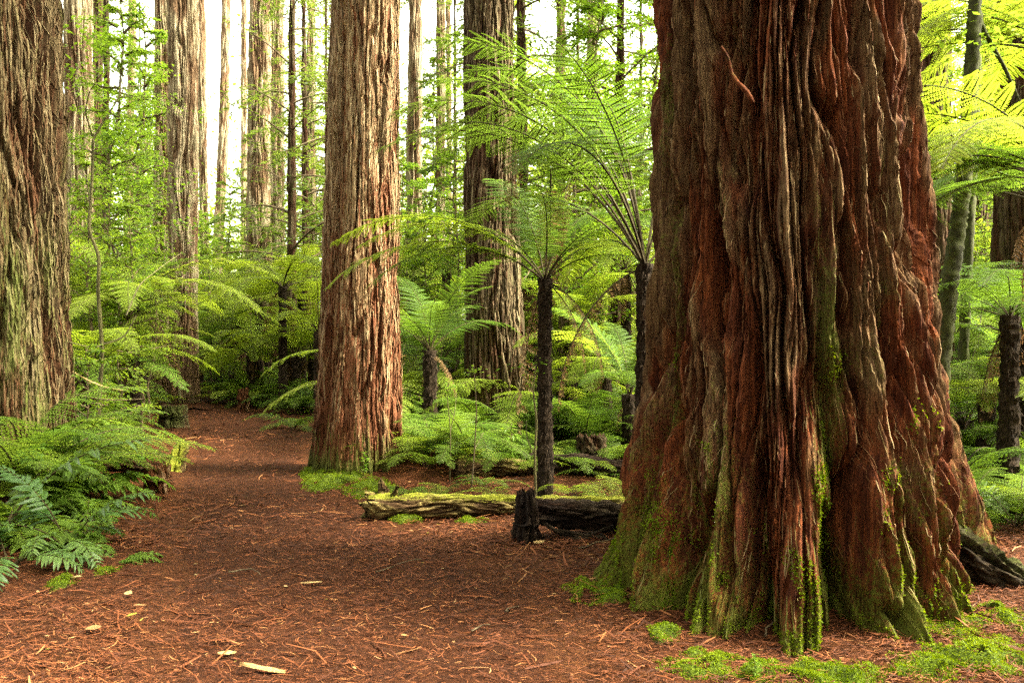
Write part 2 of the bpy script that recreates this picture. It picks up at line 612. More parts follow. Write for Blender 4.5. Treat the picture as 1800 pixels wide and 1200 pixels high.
def bark_disp(u, z, Rm, k=1.0, seed=0, coarse=.22, tall=1.0):
    """long vertical plates and fissures; returns displacement (m) and ridge value 0..1"""
    C = 2 * np.pi * Rm
    def P(lam):
        return max(4, int(round(C / lam)))

    def crack(n, w):
        return np.exp(-(n / w) ** 2)
    o1, o2 = seed * 13.7, seed * 5.3
    pw = P(coarse * 2.2)
    warp = N_[0](u * pw, z / (1.3 * tall) + o1, pw) * .80 + .30 * N_[1](u * pw * 3, z / (.42 * tall) + o2, pw * 3) \
        + .045 * N_[9](u * pw * 8, z / (.13 * tall) + o2, pw * 8)
    p1 = P(coarse)
    n1 = N_[2](u * p1 + warp * 1.25, z / (1.9 * tall) + o1, p1)
    h1 = nabs(n1, .5)
    p2 = P(coarse * .42)
    n2 = N_[3](u * p2 + warp * 1.7, z / (1.1 * tall) + o2, p2)
    h2 = nabs(n2, .5)
    p3 = P(coarse * .17)
    n3 = N_[4](u * p3 + warp * 3.2, z / (.50 * tall) + o1, p3)
    h3 = nabs(n3, .6)
    p4 = P(coarse * .075)
    n4 = N_[5](u * p4 + warp * 6, z / (.16 * tall) + o2, p4)
    p5 = P(coarse * .038)
    n5 = N_[7](u * p5 + warp * 11, z / (.12 * tall) + o1, p5)
    # strips of bark whose edges lift and overlap
    ps = P(coarse * .75)
    sw = (u * ps + warp * 1.3 + .8 * N_[8](u * ps, z / (1.1 * tall) + o1, ps)) % 1.0
    sm = np.clip(N_[10](u * ps, z / (.7 * tall) + o2, ps) * 2.2 + .25, -.3, 1)
    saw = (np.minimum(sw / .9, (1 - sw) / .1) - .5) * sm
    flake = N_[6](u * p2, z / (.22 * tall) + o1, p2)
    ends = np.clip(flake * 6, -1, 1)
    d = k * (.062 * (h1 - .6) + .036 * (h2 - .6) + .022 * (h3 - .6) + .013 * n4 + .008 * n5 + .034 * saw + .007 * ends * h2
             - .095 * crack(n1, .10) - .048 * crack(n2, .10) * (.4 + .6 * h1) - .014 * crack(n3, .12))
    rec = np.clip(N_[11](u * p1 + warp * 1.1, z / (.95 * tall) + o2, p1) * 3.2 - .35, 0, 1)
    rec = rec * rec * (3 - 2 * rec)
    d = d - k * .040 * rec
    # rough torn surface and stepped flakes
    pr, pq = P(.050), P(.022)
    rg1 = N_[0](u * pr + warp * 3, z / .34 + o1, pr)
    rg2 = N_[1](u * pq + warp * 6, z / .10 + o2, pq)
    q = (n2 * 1.0 + .8 * n3 + .35 * rg1 + .12 * rg2) * 2.6
    qf = np.floor(q)
    terr = qf + np.clip((q - qf - .78) / .22, 0, 1)
    d = d + k * (.009 * rg1 + .005 * rg2 + .012 * terr)
    rg0 = np.clip(rg2 * 2, -1, 1)
    ridge = np.clip(.34 * h1 + .30 * h2 + .22 * h3 + .16 * saw + .06 * ends * h2 + .10 * n4 + .05 + .05 * rg0, 0, 1) * (1 - .75 * rec)
    return d, ridge


def trunk_mesh(name, rprof, top, m, nth, zvis, nz, k=1.0, seed=0, coarse=.22, tall=1.0, lean=(0, 0), gaps=None, mossf=None, bow=0, face=0.0,
               flute=.10, zmin=-.25, front=.72, rootk=.0):
    """a trunk standing on its own origin; `face` = direction to the viewer, where the rows are densest"""
    nf = int(nth * front)
    t1 = np.linspace(-2.0, 2.0, nf, endpoint=False)
    t2 = np.linspace(2.0, 2 * np.pi - 2.0, nth - nf, endpoint=False)
    ph = np.concatenate([t1, t2]) + face            # 0 = towards -Y, positive = towards +X
    zs = np.concatenate([np.linspace(zmin, zvis, nz), np.linspace(zvis, top, 46)[1:]])
    PH, Z = np.meshgrid(ph, zs)
    zr = np.array([q[0] for q in rprof])
    rr = np.array([q[1] for q in rprof])
    # smooth the radius profile
    zf = np.linspace(zmin, top, 600)
    rf = np.interp(zf, zr, rr)
    win = 25
    rf = np.convolve(np.pad(rf, win // 2, 'edge'), np.ones(win) / win, 'valid')[:600] if nth > 500 else rf
    Rz = np.interp(Z, zf, rf)
    Rm = float(np.interp(min(1.8, zvis), zr, rr))
    u = (PH / (2 * np.pi)) % 1.0
    zc = np.maximum(Z, 0)
    r = Rz.copy()
    lob = np.zeros_like(r)
    if gaps:
        gs = sorted(gaps)
        ga = np.array([R(q[0]) for q in gs])
        # rounded lobes between the gaps
        wob = .10 * N_[7](u * 9, Z * .8, 9) + .05 * N_[8](u * 20, Z * 2.2, 20)
        ang = ((PH + wob + np.pi) % (2 * np.pi)) - np.pi
        idx = np.searchsorted(ga, ang)
        lo = np.where(idx == 0, ga[-1] - 2 * np.pi, ga[np.clip(idx - 1, 0, len(ga) - 1)])
        hi = np.where(idx == len(ga), ga[0] + 2 * np.pi, ga[np.clip(idx, 0, len(ga) - 1)])
        t = (ang - lo) / (hi - lo)
        arch = 4 * t * (1 - t)
        lob = arch
        r = r + Rm * (.17 * np.exp(-zc / .55) + .035) * (arch - .6) + Rm * .09 * np.exp(-zc / .16) * (arch - .35)
        for (gd, dep, zf_, w) in gs:
            dlt = np.abs(((ang - R(gd) + np.pi) % (2 * np.pi)) - np.pi)
            gg = np.clip(1 - dlt / R(w), 0, 1) ** 1.4
            r = r - dep * gg * np.exp(-(zc / zf_) ** 2)
    else:
        pf = 9
        fl = N_[7](u * pf + .25 * N_[8](u * pf, Z * .5, pf), Z * .25 + seed * 3.1, pf)
        r = r + Rm * (flute + rootk * np.exp(-zc / .35)) * fl
        lob = np.clip(.5 + fl, 0, 1)
    d, ridge = bark_disp(u, Z, Rm, k, seed, coarse, tall)
    r = r + d
    lx = lean[0] * zc + bow * np.sin(np.clip(zc / 8, 0, 1) * np.pi)
    ly = lean[1] * zc
    X = r * np.sin(PH) + lx
    Y = -r * np.cos(PH) + ly
    V = np.stack([X, Y, Z], -1).reshape(-1, 3)
    n = len(ph)
    i = np.arange(len(zs) - 1)[:, None] * n
    j = np.arange(n)[None, :]
    kk = (j + 1) % n
    Q = np.stack([i + j, i + kk, i + n + kk, i + n + j], -1).reshape(-1, 4)
    mo = (mossf or (lambda p_, z_, l_, u_: .30 * np.exp(-z_ / .5) + .05))(PH, zc, lob, u)
    mo = mo + .25 * (ridge - .6)
    me = mesh_np(name, V, Q, [m], smooth=True, vattr={'ridge': ridge.ravel(), 'moss': mo.ravel()})
    return me, (PH, Z, X, Y, mo, ridge)


# redwood crown out of view above the picture, added to shade what lies below
def shade_crown_mesh(name, z0, z1, rad, n, seed, m):
    r = np.random.default_rng(seed)
    mb = MB()
    nb = 46
    for b in range(nb):
        f = b / (nb - 1)
        z = z0 + (z1 - z0) * f
        az = r.uniform(0, 2 * np.pi)
        L = rad * (1 - f) ** .7 * r.uniform(.6, 1.1) + .5
        dr = np.array([np.cos(az), np.sin(az), -.15])
        tt = np.linspace(0, 1, 6)
        pts = np.array([0, 0, z]) + dr * L * tt[:, None] - np.array([0, 0, 1]) * (tt ** 2)[:, None] * L * .18
        mb.tube(pts, .05 * (1 - tt) + .008, 4, 1)
        k = n // nb
        t = r.uniform(.15, 1, k)
        c = np.array([0, 0, z]) + dr * L * t[:, None] - np.array([0, 0, 1]) * (t ** 2)[:, None] * L * .18
        sd = np.array([-dr[1], dr[0], 0])
        side = r.uniform(-1, 1, k) * L * .35 * (1.1 - t)
        c = c + sd * side[:, None] + r.normal(0, .12, (k, 3))
        a = az + np.sign(side) * r.uniform(.4, 1.3, k)
        dd = np.stack([np.cos(a), np.sin(a), r.uniform(-.5, .1, k)], -1) * r.uniform(.22, .5, k)[:, None]
        sdv = np.stack([-np.sin(a), np.cos(a), r.normal(0, .3, k)], -1) * r.uniform(.05, .11, k)[:, None]
        mb.kites(c, dd, sdv, r.normal(0, .02, (k, 3)), 0)
    return mb.build(name, [m, M['twig']])


CAN = [shade_crown_mesh('crown', 9.0, 24, 4.2, 4200, 51, M['canopy']), shade_crown_mesh('crown', 12.5, 26, 3.6, 3600, 52, M['canopy']),
       shade_crown_mesh('crown', 14.5, 28, 3.2, 3000, 53, M['canopy'])]

def strips(grid_, n, lmin, lmax, w, zmax, seed, vis=1.9, lift=.004, face=0.0):
    """loose fibrous strips of bark that follow the trunk's own surface"""
    PH, Z, X, Y, mo, ri = grid_
    r = np.random.default_rng(seed)
    nz_ = int(np.searchsorted(Z[:, 0], zmax))
    cols = np.where(np.abs(PH[0] - face) < vis)[0]
    dz = (Z[nz_ - 1, 0] - Z[0, 0]) / (nz_ - 1)
    dc = (PH[0, cols[1]] - PH[0, cols[0]])
    i0 = r.integers(0, nz_ - 4, n)
    j0 = cols[r.integers(0, len(cols), n)]
    L = np.exp(r.uniform(np.log(lmin), np.log(lmax), n))
    drift = r.normal(0, .10, n) * L / .9 / dc
    W = w * r.uniform(.5, 1.6, n)
    m = 6
    Vs = np.empty((n, m, 2, 3))
    lf = lift * r.uniform(.3, 2.2, n)
    curl = r.choice((0, 0, 0, 1, 2.5), n) * r.uniform(.5, 1, n)
    side = r.choice((-1, 1), n)
    for q in range(m):
        t = q / (m - 1)
        ii = np.clip((i0 + t * L / dz).astype(int), 0, nz_ - 1)
        jj = np.clip((j0 + drift * t).astype(int), cols[0], cols[-1])
        ph = PH[ii, jj]
        nx, ny = np.sin(ph), -np.cos(ph)
        up = lf * (1 + curl * 4 * max(0, t - .7) * 3.3)
        ww = W * (.25 + .75 * math.sin(math.pi * (.12 + .8 * t)))
        px, py, pz = X[ii, jj] + nx * up, Y[ii, jj] + ny * up, Z[ii, jj]
        tx, ty = -ny, nx
        Vs[:, q, 0] = np.stack([px - tx * ww, py - ty * ww, pz], -1)
        e = .45 * ww * side
        Vs[:, q, 1] = np.stack([px + tx * ww + nx * e, py + ty * ww + ny * e, pz], -1)
    b = np.arange(n)[:, None] * (m * 2)
    Q = np.concatenate([b + np.array([[2 * q, 2 * q + 1, 2 * q + 3, 2 * q + 2]]) for q in range(m - 1)])
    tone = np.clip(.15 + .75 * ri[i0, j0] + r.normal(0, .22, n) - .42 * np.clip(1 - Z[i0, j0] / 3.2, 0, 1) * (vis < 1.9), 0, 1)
    mm = np.clip(mo[i0, j0] + r.normal(0, .10, n), -1, 2)
    return Vs.reshape(-1, 3), Q, np.tile(tone, m - 1), np.tile(mm, m - 1)


def strip_mat(name, red, grey, pale, moss):
    m, nt, out = mat(name)
    t = attr(nt, 'tone')
    f = noise(nt, 60, 3, sc=(1, 1, .1))
    t2 = mathn(nt, 'ADD', t, mathn(nt, 'MULTIPLY', mathn(nt, 'SUBTRACT', f, .5), .5))
    c = mixc(nt, ramp(nt, t2, .15, .70), red, grey)
    c = mixc(nt, ramp(nt, t2, .72, 1.0), c, pale)
    c = mixc(nt, mathn(nt, 'MULTIPLY', ramp(nt, attr(nt, 'mossy'), .25, .75), .8), c, moss)
    principled(nt, out, c, .85, .2, f, .3, .005)
    return m


def add_strips(parent, grid_, n, lmin, lmax, w, zmax, seed, mt, **kw):
    V_, Q_, t_, m_ = strips(grid_, n, lmin, lmax, w, zmax, seed, **kw)
    o_ = ob('bark_strips', mesh_np('bark_strips', V_, Q_, [mt], fattr={'tone': t_, 'mossy': m_}), parent)
    o_['kind'] = 'stuff'


STM = {'giant': strip_mat('bark_strips_old', (.120, .030, .009), (.135, .072, .029), (.25, .175, .085), (.070, .092, .009)),
       'bark': strip_mat('bark_strips_tan', (.15, .052, .022), (.24, .155, .078), (.36, .27, .15), (.075, .10, .014)),
       'bark_left': strip_mat('bark_strips_mossy', (.080, .032, .012), (.115, .080, .036), (.165, .122, .062), (.085, .108, .016)),
       'bark_dark': strip_mat('bark_strips_dark', (.08, .034, .016), (.115, .08, .042), (.19, .145, .08), (.062, .085, .014))}

# --- the giant redwood at the right
GX, GYc = 1.75, 5.46
gaps = [(-158, .20, 1.0, 12), (-128, .2, 1.2, 12), (-96, .2, 1.2, 12), (-70, .16, 1.5, 10), (-49, .14, 1.2, 9), (-27, .24, 1.15, 9),
        (-3, .40, 1.15, 8), (19, .16, 1.6, 8), (31, .10, .9, 7), (46, .52, .62, 13), (68, .16, 1.2, 10), (98, .2, 1.2, 12), (132, .2, 1.2, 12)]


def giant_moss(p_, z_, l_, u_):
    base = .60 * np.exp(-(z_ / .55)) + .15 * np.exp(-(z_ / 1.9))
    right = .16 * np.exp(-((p_ - .45) / .35) ** 2) * np.exp(-((z_ - .9) / 1.3) ** 2)
    mid = .34 * np.exp(-((p_ + .06 + .04 * np.sin(z_ * 3)) / .10) ** 2) * np.exp(-((z_ - 1.8) / 1.6) ** 2)
    lft = .16 * np.exp(-((p_ + 1.30) / .14) ** 2) + .22 * np.exp(-((p_ + .95) / .10) ** 2) * np.exp(-((z_ - 1.5) / 1.2) ** 2)
    gap = .35 * np.exp(-z_ / .9) * (1 - np.clip(l_ * 2.5, 0, 1))
    return base + right + mid + lft + gap - .02 + .36 * N_[9](u_ * 22, z_ * .45, 22)


giant = thing('redwood_tree', 'giant redwood with huge fluted mossy red trunk filling the right side', 'tree', (GX, GYc, 0))
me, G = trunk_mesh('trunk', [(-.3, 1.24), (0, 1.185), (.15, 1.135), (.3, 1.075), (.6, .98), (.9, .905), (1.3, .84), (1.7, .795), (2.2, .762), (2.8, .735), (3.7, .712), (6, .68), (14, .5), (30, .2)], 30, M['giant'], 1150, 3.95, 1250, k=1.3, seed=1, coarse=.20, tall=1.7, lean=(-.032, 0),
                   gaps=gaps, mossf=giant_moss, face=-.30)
ob('trunk', me, giant)
ob('crown', CAN[0], giant)  # unseen crown, added for the shade it casts
add_strips(giant, G, 7000, .03, .20, .0020, 3.9, 91, STM['giant'], lift=.004, face=-.30)
# moss leaves growing on the foot of the trunk
PHg, Zg, Xg, Yg, MOg, RIg = G
sel = np.argwhere((Zg > .0) & (Zg < 1.5) & (PHg < 1.5) & (PHg > -2.0))
rg = np.random.default_rng(5)
sel = sel[rg.integers(0, len(sel), 170000)]
pat = N_[10](Xg[sel[:, 0], sel[:, 1]] * 5, Zg[sel[:, 0], sel[:, 1]] * 3.2) * .8 + N_[3](Xg[sel[:, 0], sel[:, 1]] * 14, Zg[sel[:, 0], sel[:, 1]] * 9) * .35
ok = (MOg[sel[:, 0], sel[:, 1]] + pat * .8 + .22 * np.exp(-Zg[sel[:, 0], sel[:, 1]] / .25)) > rg.uniform(.58, .86, len(sel))
sel = sel[ok]
px_, py_, pz_ = Xg[sel[:, 0], sel[:, 1]], Yg[sel[:, 0], sel[:, 1]], Zg[sel[:, 0], sel[:, 1]]
ph_ = PHg[sel[:, 0], sel[:, 1]]
nrm = np.stack([np.sin(ph_), -np.cos(ph_), .25 + 0 * ph_], -1)
n = len(sel)
dv = unit(nrm * .5 + rg.normal(0, .6, (n, 3)) + np.array([0, 0, .15])) * rg.uniform(.008, .020, n)[:, None]
sv = unit(np.cross(dv, rg.normal(0, 1, (n, 3)))) * rg.uniform(.003, .007, n)[:, None]
mb = MB()
mb.kites(np.stack([px_, py_, pz_], -1), dv, sv, np.zeros((n, 3)), 0)
o = ob('moss', mb.build('moss', [M['moss']]), giant)
o['kind'] = 'stuff'
fr = GYc - .93
for (a0, a1, r0, nm) in (((1265, 85), (1316, 185), .014, 'dead_branch'),):
    t = np.linspace(0, 1, 12)
    yq = fr + .06 * t
    pts = np.stack([PX(a0[0] + (a1[0] - a0[0]) * t + 4 * np.sin(t * 9), yq) - GX, yq - GYc + .02 * np.sin(t * 5), PZ(a0[1] + (a1[1] - a0[1]) * t, yq)], -1)
    mb = MB()
    mb.tube(pts, r0 * (.5 + .5 * t), 10, 0, .18, 3)
    V_, Q_ = np.concatenate(mb.V), np.concatenate(mb.Q)
    ob(nm, mesh_np(nm, V_, Q_, [M['giant']], smooth=True, vattr={'ridge': np.full(len(V_), .25), 'moss': np.full(len(V_), .25)}), giant)


# --- the other trunks: (base px, top px at y=0, Y, half width px low, half px top)
def redwood(label, px, ptop, Y, hb, ht, flare, mk, nth, nz, seed, k=.5, coarse=.13, name='redwood_tree', cat='tree', crown=1, mossf=None, group=None,
            bow=0, rootk=.05, top=24, flute=.06):
    X0 = PX(px, Y)
    ztop = PZ(0, Y)
    r0, r1 = hb / F * Y, ht / F * Y
    X1 = PX(ptop, Y)
    t = thing(name, label, cat, (X0, Y, H(X0, Y)), 0, group)
    prof = [(-.3, r0 * flare), (0, r0 * flare * .97), (.3, r0 * (1 + (flare - 1) * .45)), (.8, r0 * 1.04), (1.5, r0), (ztop, r1), (top, r1 * .35)]
    me, grd = trunk_mesh('trunk', prof, top, M[mk], nth, ztop + .4, nz, k=k, seed=seed, coarse=coarse, tall=1.7, lean=((X1 - X0) / ztop, 0), mossf=mossf,
                       bow=bow, face=-math.atan2(X0, Y), rootk=rootk, flute=flute)
    ob('trunk', me, t)
    if nth >= 400:
        add_strips(t, grd, 9000 if nth > 450 else 4000, .06, .5, .0055, ztop, 95 + seed, STM[mk], lift=.005, vis=1.85 if mk == 'bark' else 1.9, face=-math.atan2(X0, Y))
    if crown is not None and (Y < 10 or (Y < 14 and px > 1500)):  # unseen crowns only on trees picked to cast shade
        c = ob('crown', CAN[crown], t)
        c.location = ((X1 - X0) / ztop * 12, 0, 0)
        c.rotation_euler = (0, 0, seed * 1.7)
    return t


def mossL(p_, z_, l_, u_):
    return .08 + .36 * np.exp(-z_ / .9) + .22 * np.exp(-((z_ - 1.4) / 1.2) ** 2) + .02 + .3 * N_[9](u_ * 14, z_ * .6, 14)


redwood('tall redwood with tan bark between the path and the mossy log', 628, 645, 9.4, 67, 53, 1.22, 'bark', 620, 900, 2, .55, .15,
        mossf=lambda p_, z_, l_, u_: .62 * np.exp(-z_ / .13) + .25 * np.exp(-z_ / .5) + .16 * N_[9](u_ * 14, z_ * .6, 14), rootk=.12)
redwood('mossy redwood cut off by the left edge of the picture', 8, -6, 8.5, 104, 100, 1.12, 'bark_left', 520, 800, 3, .75, .17, mossf=mossL, rootk=.08)
redwood('dark brown redwood standing behind the tall tree fern', 870, 860, 11.9, 48, 39, 1.2, 'bark_dark', 420, 620, 4, .6, .14,
        mossf=lambda p_, z_, l_, u_: .3 * np.exp(-z_ / .3) + .10 + .15 * np.clip(np.sin(p_ + .6), 0, 1))
redwood('slim redwood with red foot where the path bends', 322, 326, 17.6, 23, 25, 1.10, 'bark_hazed', 200, 420, 5, .5, .14, crown=2, rootk=.02)
redwood('paler twin redwood just left of the red-footed redwood', 285, 291, 19.4, 15, 12, 1.15, 'bark_hazed', 130, 320, 6, .5, .14, crown=2)
redwood('straight pale redwood rising from the bright ferns left of centre', 452, 460, 24, 21, 17, 1.15, 'bark_hazed', 150, 340, 7, .6, .18, crown=2)
redwood('greyish conifer close behind the straight pale redwood', 487, 489, 28, 12.5, 12, 1.1, 'bark_hazed', 90, 240, 8, .6, .18, crown=2)
redwood('brown redwood just right of the left edge tree', 140, 143, 16, 22, 22, 1.15, 'bark_hazed', 150, 320, 9, .5, .14, crown=2)
redwood('thin greenish trunk against the bright sky on the left', 222, 238, 30, 7, 6, 1.1, 'bark_hazed', 50, 160, 10, .4, .18, crown=2, name='conifer_tree')
redwood('slightly bowed thin trunk in the bright gap left of the pale redwood', 384, 402, 32, 9.5, 7.5, 1.1, 'bark_hazed', 60, 180, 11, .5, .2, crown=2, bow=-.12, name='conifer_tree')
redwood('narrow trunk touching the right side of the red-footed redwood', 362, 357, 26, 7.5, 7, 1.1, 'bark_hazed', 60, 180, 12, .5, .18, crown=2, name='conifer_tree')
redwood('smooth pale trunk right of the tall tan redwood', 726, 731, 22, 14, 11, 1.1, 'bark_hazed', 110, 300, 13, .5, .16, crown=2, name='conifer_tree')
redwood('slender trunk second to the right of the tall tan redwood', 772, 776, 26, 8, 7.5, 1.1, 'bark_hazed', 70, 200, 14, .5, .18, crown=2, name='conifer_tree')
redwood('thinnest trunk just left of the dark brown redwood', 790, 789, 31, 5, 4.5, 1.1, 'bark_hazed', 50, 160, 15, .5, .18, crown=None, name='conifer_tree')
redwood('dark thin trunk behind the brown redwood on the left', 172, 178, 23, 8, 8, 1.1, 'bark_dark', 60, 160, 16, .5, .18, crown=2, name='conifer_tree')
redwood('brown redwood peeping out behind the right flank of the giant', 1632, 1618, 12.5, 40, 33, 1.15, 'bark_dark', 200, 360, 17, .5, .14, crown=1)
redwood('dark redwood cut off by the right edge of the picture', 1785, 1790, 13.5, 42, 36, 1.15, 'bark_dark', 200, 360, 18, .5, .14, crown=1)
redwood('brown trunk deep in the shade right of the giant', 1712, 1722, 19, 16, 14, 1.1, 'bark_dark', 90, 240, 19, .5, .16, crown=2)
bgs = [(60, 27, 14), (548, 27, 7), (690, 30, 9), (985, 33, 9), (1040, 24, 10), (1540, 24, 15), (1660, 27, 13), (1745, 30, 12), (430, 42, 6), (20, 36, 10)]
for k, (px, Y, h) in enumerate(bgs):
    redwood('distant forest trunk half hidden by the foliage', px, px + rnd.uniform(-9, 9), Y, h, h * .85, 1.1, 'bark_hazed' if k % 3 else 'bark_dark', 50, 120, 30 + k, .5, .2,
            name='conifer_tree', crown=2 if k % 2 else None, group='distant trunks in the wood')

# ------------------------------------------------------------------ fronds
def curve_frame(L, e0, e1, p, n=40, sway=0):
    s = np.linspace(0, 1, n)
    e = R(e0) + (R(e1) - R(e0)) * s ** p
    az = sway * s ** 2
    t = np.stack([np.cos(e) * np.cos(az), np.cos(e) * np.sin(az), np.sin(e)], -1)
    pos = np.concatenate([[[0, 0, 0]], np.cumsum((t[1:] + t[:-1]) / 2 * (L / (n - 1)), 0)])
    return s, pos, t


def frond_mesh(name, L, npair, npin, e0, e1, p=1.0, stipe=.18, wid=.24, mats=None, seed=0, sway=0, rr=.010, full=1.05, dead=False, slim=.42, keep=1.0):
    """twice-divided fern frond: bare stalk, paired pinnae, each with paired pinnules"""
    r = np.random.default_rng(seed)
    s, pos, tan = curve_frame(L, e0, e1, p, 40, sway)
    mb = MB()
    ts = np.linspace(0, 1, 14)
    pts = np.stack([np.interp(ts, s, pos[:, c]) for c in range(3)], -1)
    mb.tube(pts, rr * (1 - .85 * ts), 5, 1)
    us = np.linspace(0, 1, npair)
    step = L * (1 - stipe) / npair
    B, D, S, U = [], [], [], []
    AB, AD, AS = [], [], []
    for u in us:
        sk = stipe + (1 - stipe) * u * .995
        base = np.array([np.interp(sk, s, pos[:, c]) for c in range(3)])
        T = unit(np.array([np.interp(sk, s, tan[:, c]) for c in range(3)]))
        side0 = unit(np.cross([0, 0, 1], T)) if abs(T[2]) < .97 else np.array([0, 1.0, 0])
        Nn = np.cross(T, side0)
        l0 = wid * L * (1 - u) ** .62 * (.42 + .58 * min(1, u / .28)) + .012 * L
        for sd in (-1, 1):
            if r.uniform() > keep:
                continue
            l = l0 * r.uniform(.9, 1.08)
            a = R(78 - 30 * u + r.normal(0, 4))
            d = unit(T * np.cos(a) + side0 * sd * np.sin(a) + Nn * r.normal(.05, .07))
            dr = r.uniform(.12, .30) * (3 if dead else 1)
            q = unit(T - d * np.dot(T, d))
            tm = (np.arange(npin) + .4) / npin
            c = base + l * (tm[:, None] * d - dr * (tm ** 2)[:, None] * Nn)
            dl = unit(d[None, :] - 2 * dr * tm[:, None] * Nn)
            pl = step * .62 * full * (1 - tm) ** .45 * (.75 + .25 * np.minimum(1, tm / .12)) + .002
            w = l / npin * slim
            for ps in (-1, 1):
                B.append(c + dl * (l / npin * .25 * ps))
                dirn = dl * .38 + q * ps * .92 + Nn * r.normal(-.08, .06, npin)[:, None] * (4 if dead else 1)
                D.append(dirn * pl[:, None])
                S.append(np.cross(dirn, Nn) * w)
                U.append(-Nn * pl[:, None] * .12)
            # the pinna's own axis
            AB.append(base)
            AD.append(l * (d - dr * Nn) * .98)
            AS.append(q * .0022 * L)
    mb.kites(np.concatenate(B), np.concatenate(D), np.concatenate(S), np.concatenate(U), 0, wide=.38)
    mb.kites(np.array(AB), np.array(AD), np.array(AS), np.array(AD) * 0, 1, wide=.3)
    return mb.build(name, mats)


def broad_mesh(name, L, npair, e0, e1, stipe, wid, mats, seed, sway=0, pw=.16):
    """once-divided frond with broad wavy leaflets"""
    r = np.random.default_rng(seed)
    s, pos, tan = curve_frame(L, e0, e1, 1.0, 40, sway)
    mb = MB()
    ts = np.linspace(0, 1, 12)
    mb.tube(np.stack([np.interp(ts, s, pos[:, c]) for c in range(3)], -1), .008 * (1 - .8 * ts), 5, 1)
    for u in np.linspace(0, 1, npair):
        sk = stipe + (1 - stipe) * u * .99
        base = np.array([np.interp(sk, s, pos[:, c]) for c in range(3)])
        T = unit(np.array([np.interp(sk, s, tan[:, c]) for c in range(3)]))
        side0 = unit(np.cross([0, 0, 1], T))
        Nn = np.cross(T, side0)
        for sd in (-1, 1):
            l = (wid * L * (1 - u) ** .5 * (.6 + .4 * min(1, u / .2)) + .02) * r.uniform(.85, 1.1)
            a = R(72 - 25 * u + r.normal(0, 6))
            d = unit(T * np.cos(a) + side0 * sd * np.sin(a) + Nn * r.normal(.05, .15))
            q = unit(np.cross(Nn, d))
            w = l * pw * r.uniform(.85, 1.15)
            dr = r.uniform(.15, .5)
            prof = [(0, .35), (.18, .95), (.42, 1.0), (.68, .72), (.88, .35), (1.0, .03)]
            Lp, Cp, Rp = [], [], []
            for t, ww in prof:
                cc = base + l * (t * d - dr * t * t * Nn)
                wave = Nn * w * .3 * math.sin(t * 12 + u * 9)
                Lp.append(cc + q * w * ww + Nn * w * .35 * ww + wave)
                Cp.append(cc)
                Rp.append(cc - q * w * ww + Nn * w * .35 * ww - wave)
            Vv = np.array(Lp + Cp + Rp)
            k = len(prof)
            Qq = []
            for i in range(k - 1):
                Qq += [[i, i + 1, k + i + 1, k + i], [k + i, k + i + 1, 2 * k + i + 1, 2 * k + i]]
            mb.add(Vv, Qq, 0)
    return mb.build(name, mats, smooth=True)


FM = [M['fern'], M['stipe']]
FB = [M['fern_bright'], M['stipe']]
FL = [M['fern_low'], M['stipe']]
SHAPES = [(55, -35, 1.0), (40, -45, 1.0), (70, -15, 1.1), (25, -40, 1.0), (78, 5, 1.3), (62, -50, 1.2), (15, -60, .9)]
HI, HB, LO, LOB, LG = [], [], [], [], []
for k, (a, b, p) in enumerate(SHAPES):
    HI.append(frond_mesh('frond', 2.0, 28, 19, a, b, p, .20, .23, FM, 200 + k, rnd.uniform(-.25, .25)))
    HB.append(frond_mesh('frond', 2.0, 28, 19, a, b, p, .20, .23, FB, 220 + k, rnd.uniform(-.25, .25)))
    LO.append(frond_mesh('frond', 2.0, 20, 8, a, b, p, .18, .24, FM, 240 + k, rnd.uniform(-.25, .25), full=1.15))
    LOB.append(frond_mesh('frond', 2.0, 20, 8, a, b, p, .18, .24, FB, 260 + k, rnd.uniform(-.25, .25), full=1.15))
    LG.append(frond_mesh('frond', 1.0, 20, 9, a, b, p, .15, .25, FL, 280 + k, rnd.uniform(-.3, .3), rr=.006))
TALL = [frond_mesh('frond', 2.6, 25, 18, a, b, p, st, .23, FM, seed=300 + k, sway=sw, rr=.013, slim=.34, full=.85) for k, (a, b, p, st, sw) in
        enumerate(((76, -18, 1.5, .36, .2), (68, -28, 1.5, .38, -.25), (60, -32, 1.4, .36, .15), (82, -8, 1.5, .38, .2), (50, -40, 1.3, .32, -.1)))]
DEAD = [frond_mesh('dead_frond', 1.5, 18, 7, a, b, .6, .15, .12, [M['dead'], M['stipe']], 320 + k, .3, dead=True, keep=.8) for k, (a, b) in
        enumerate(((-30, -88), (-10, -86), (-55, -89)))]
SPARSE = [frond_mesh('frond', 1.0, 18, 10, a, b, 1.0, .2, .27, FB, 340 + k, .2, rr=.005) for k, (a, b) in enumerate(((45, -25), (30, -20), (58, -30)))]
BRO = [broad_mesh('frond', .95, 15, a, b, .38, .22, [M['fern_broad'], M['stipe']], 360 + k, .2, .115) for k, (a, b) in enumerate(((68, 0), (58, -35), (45, -50), (78, 20)))]
SWORD = [broad_mesh('frond', .9, 26, a, b, .14, .19, [M['fern_low'], M['stipe']], 380 + k, .25, .17) for k, (a, b) in enumerate(((60, -25), (45, -40), (30, -40), (70, -5)))]


def put(me, parent, loc, az, sc, tilt=0):
    o = ob(me.name.split('.')[0], me, parent, loc)
    o.rotation_euler = (tilt, 0, az)
    o.scale = (sc, sc, sc)
    return o


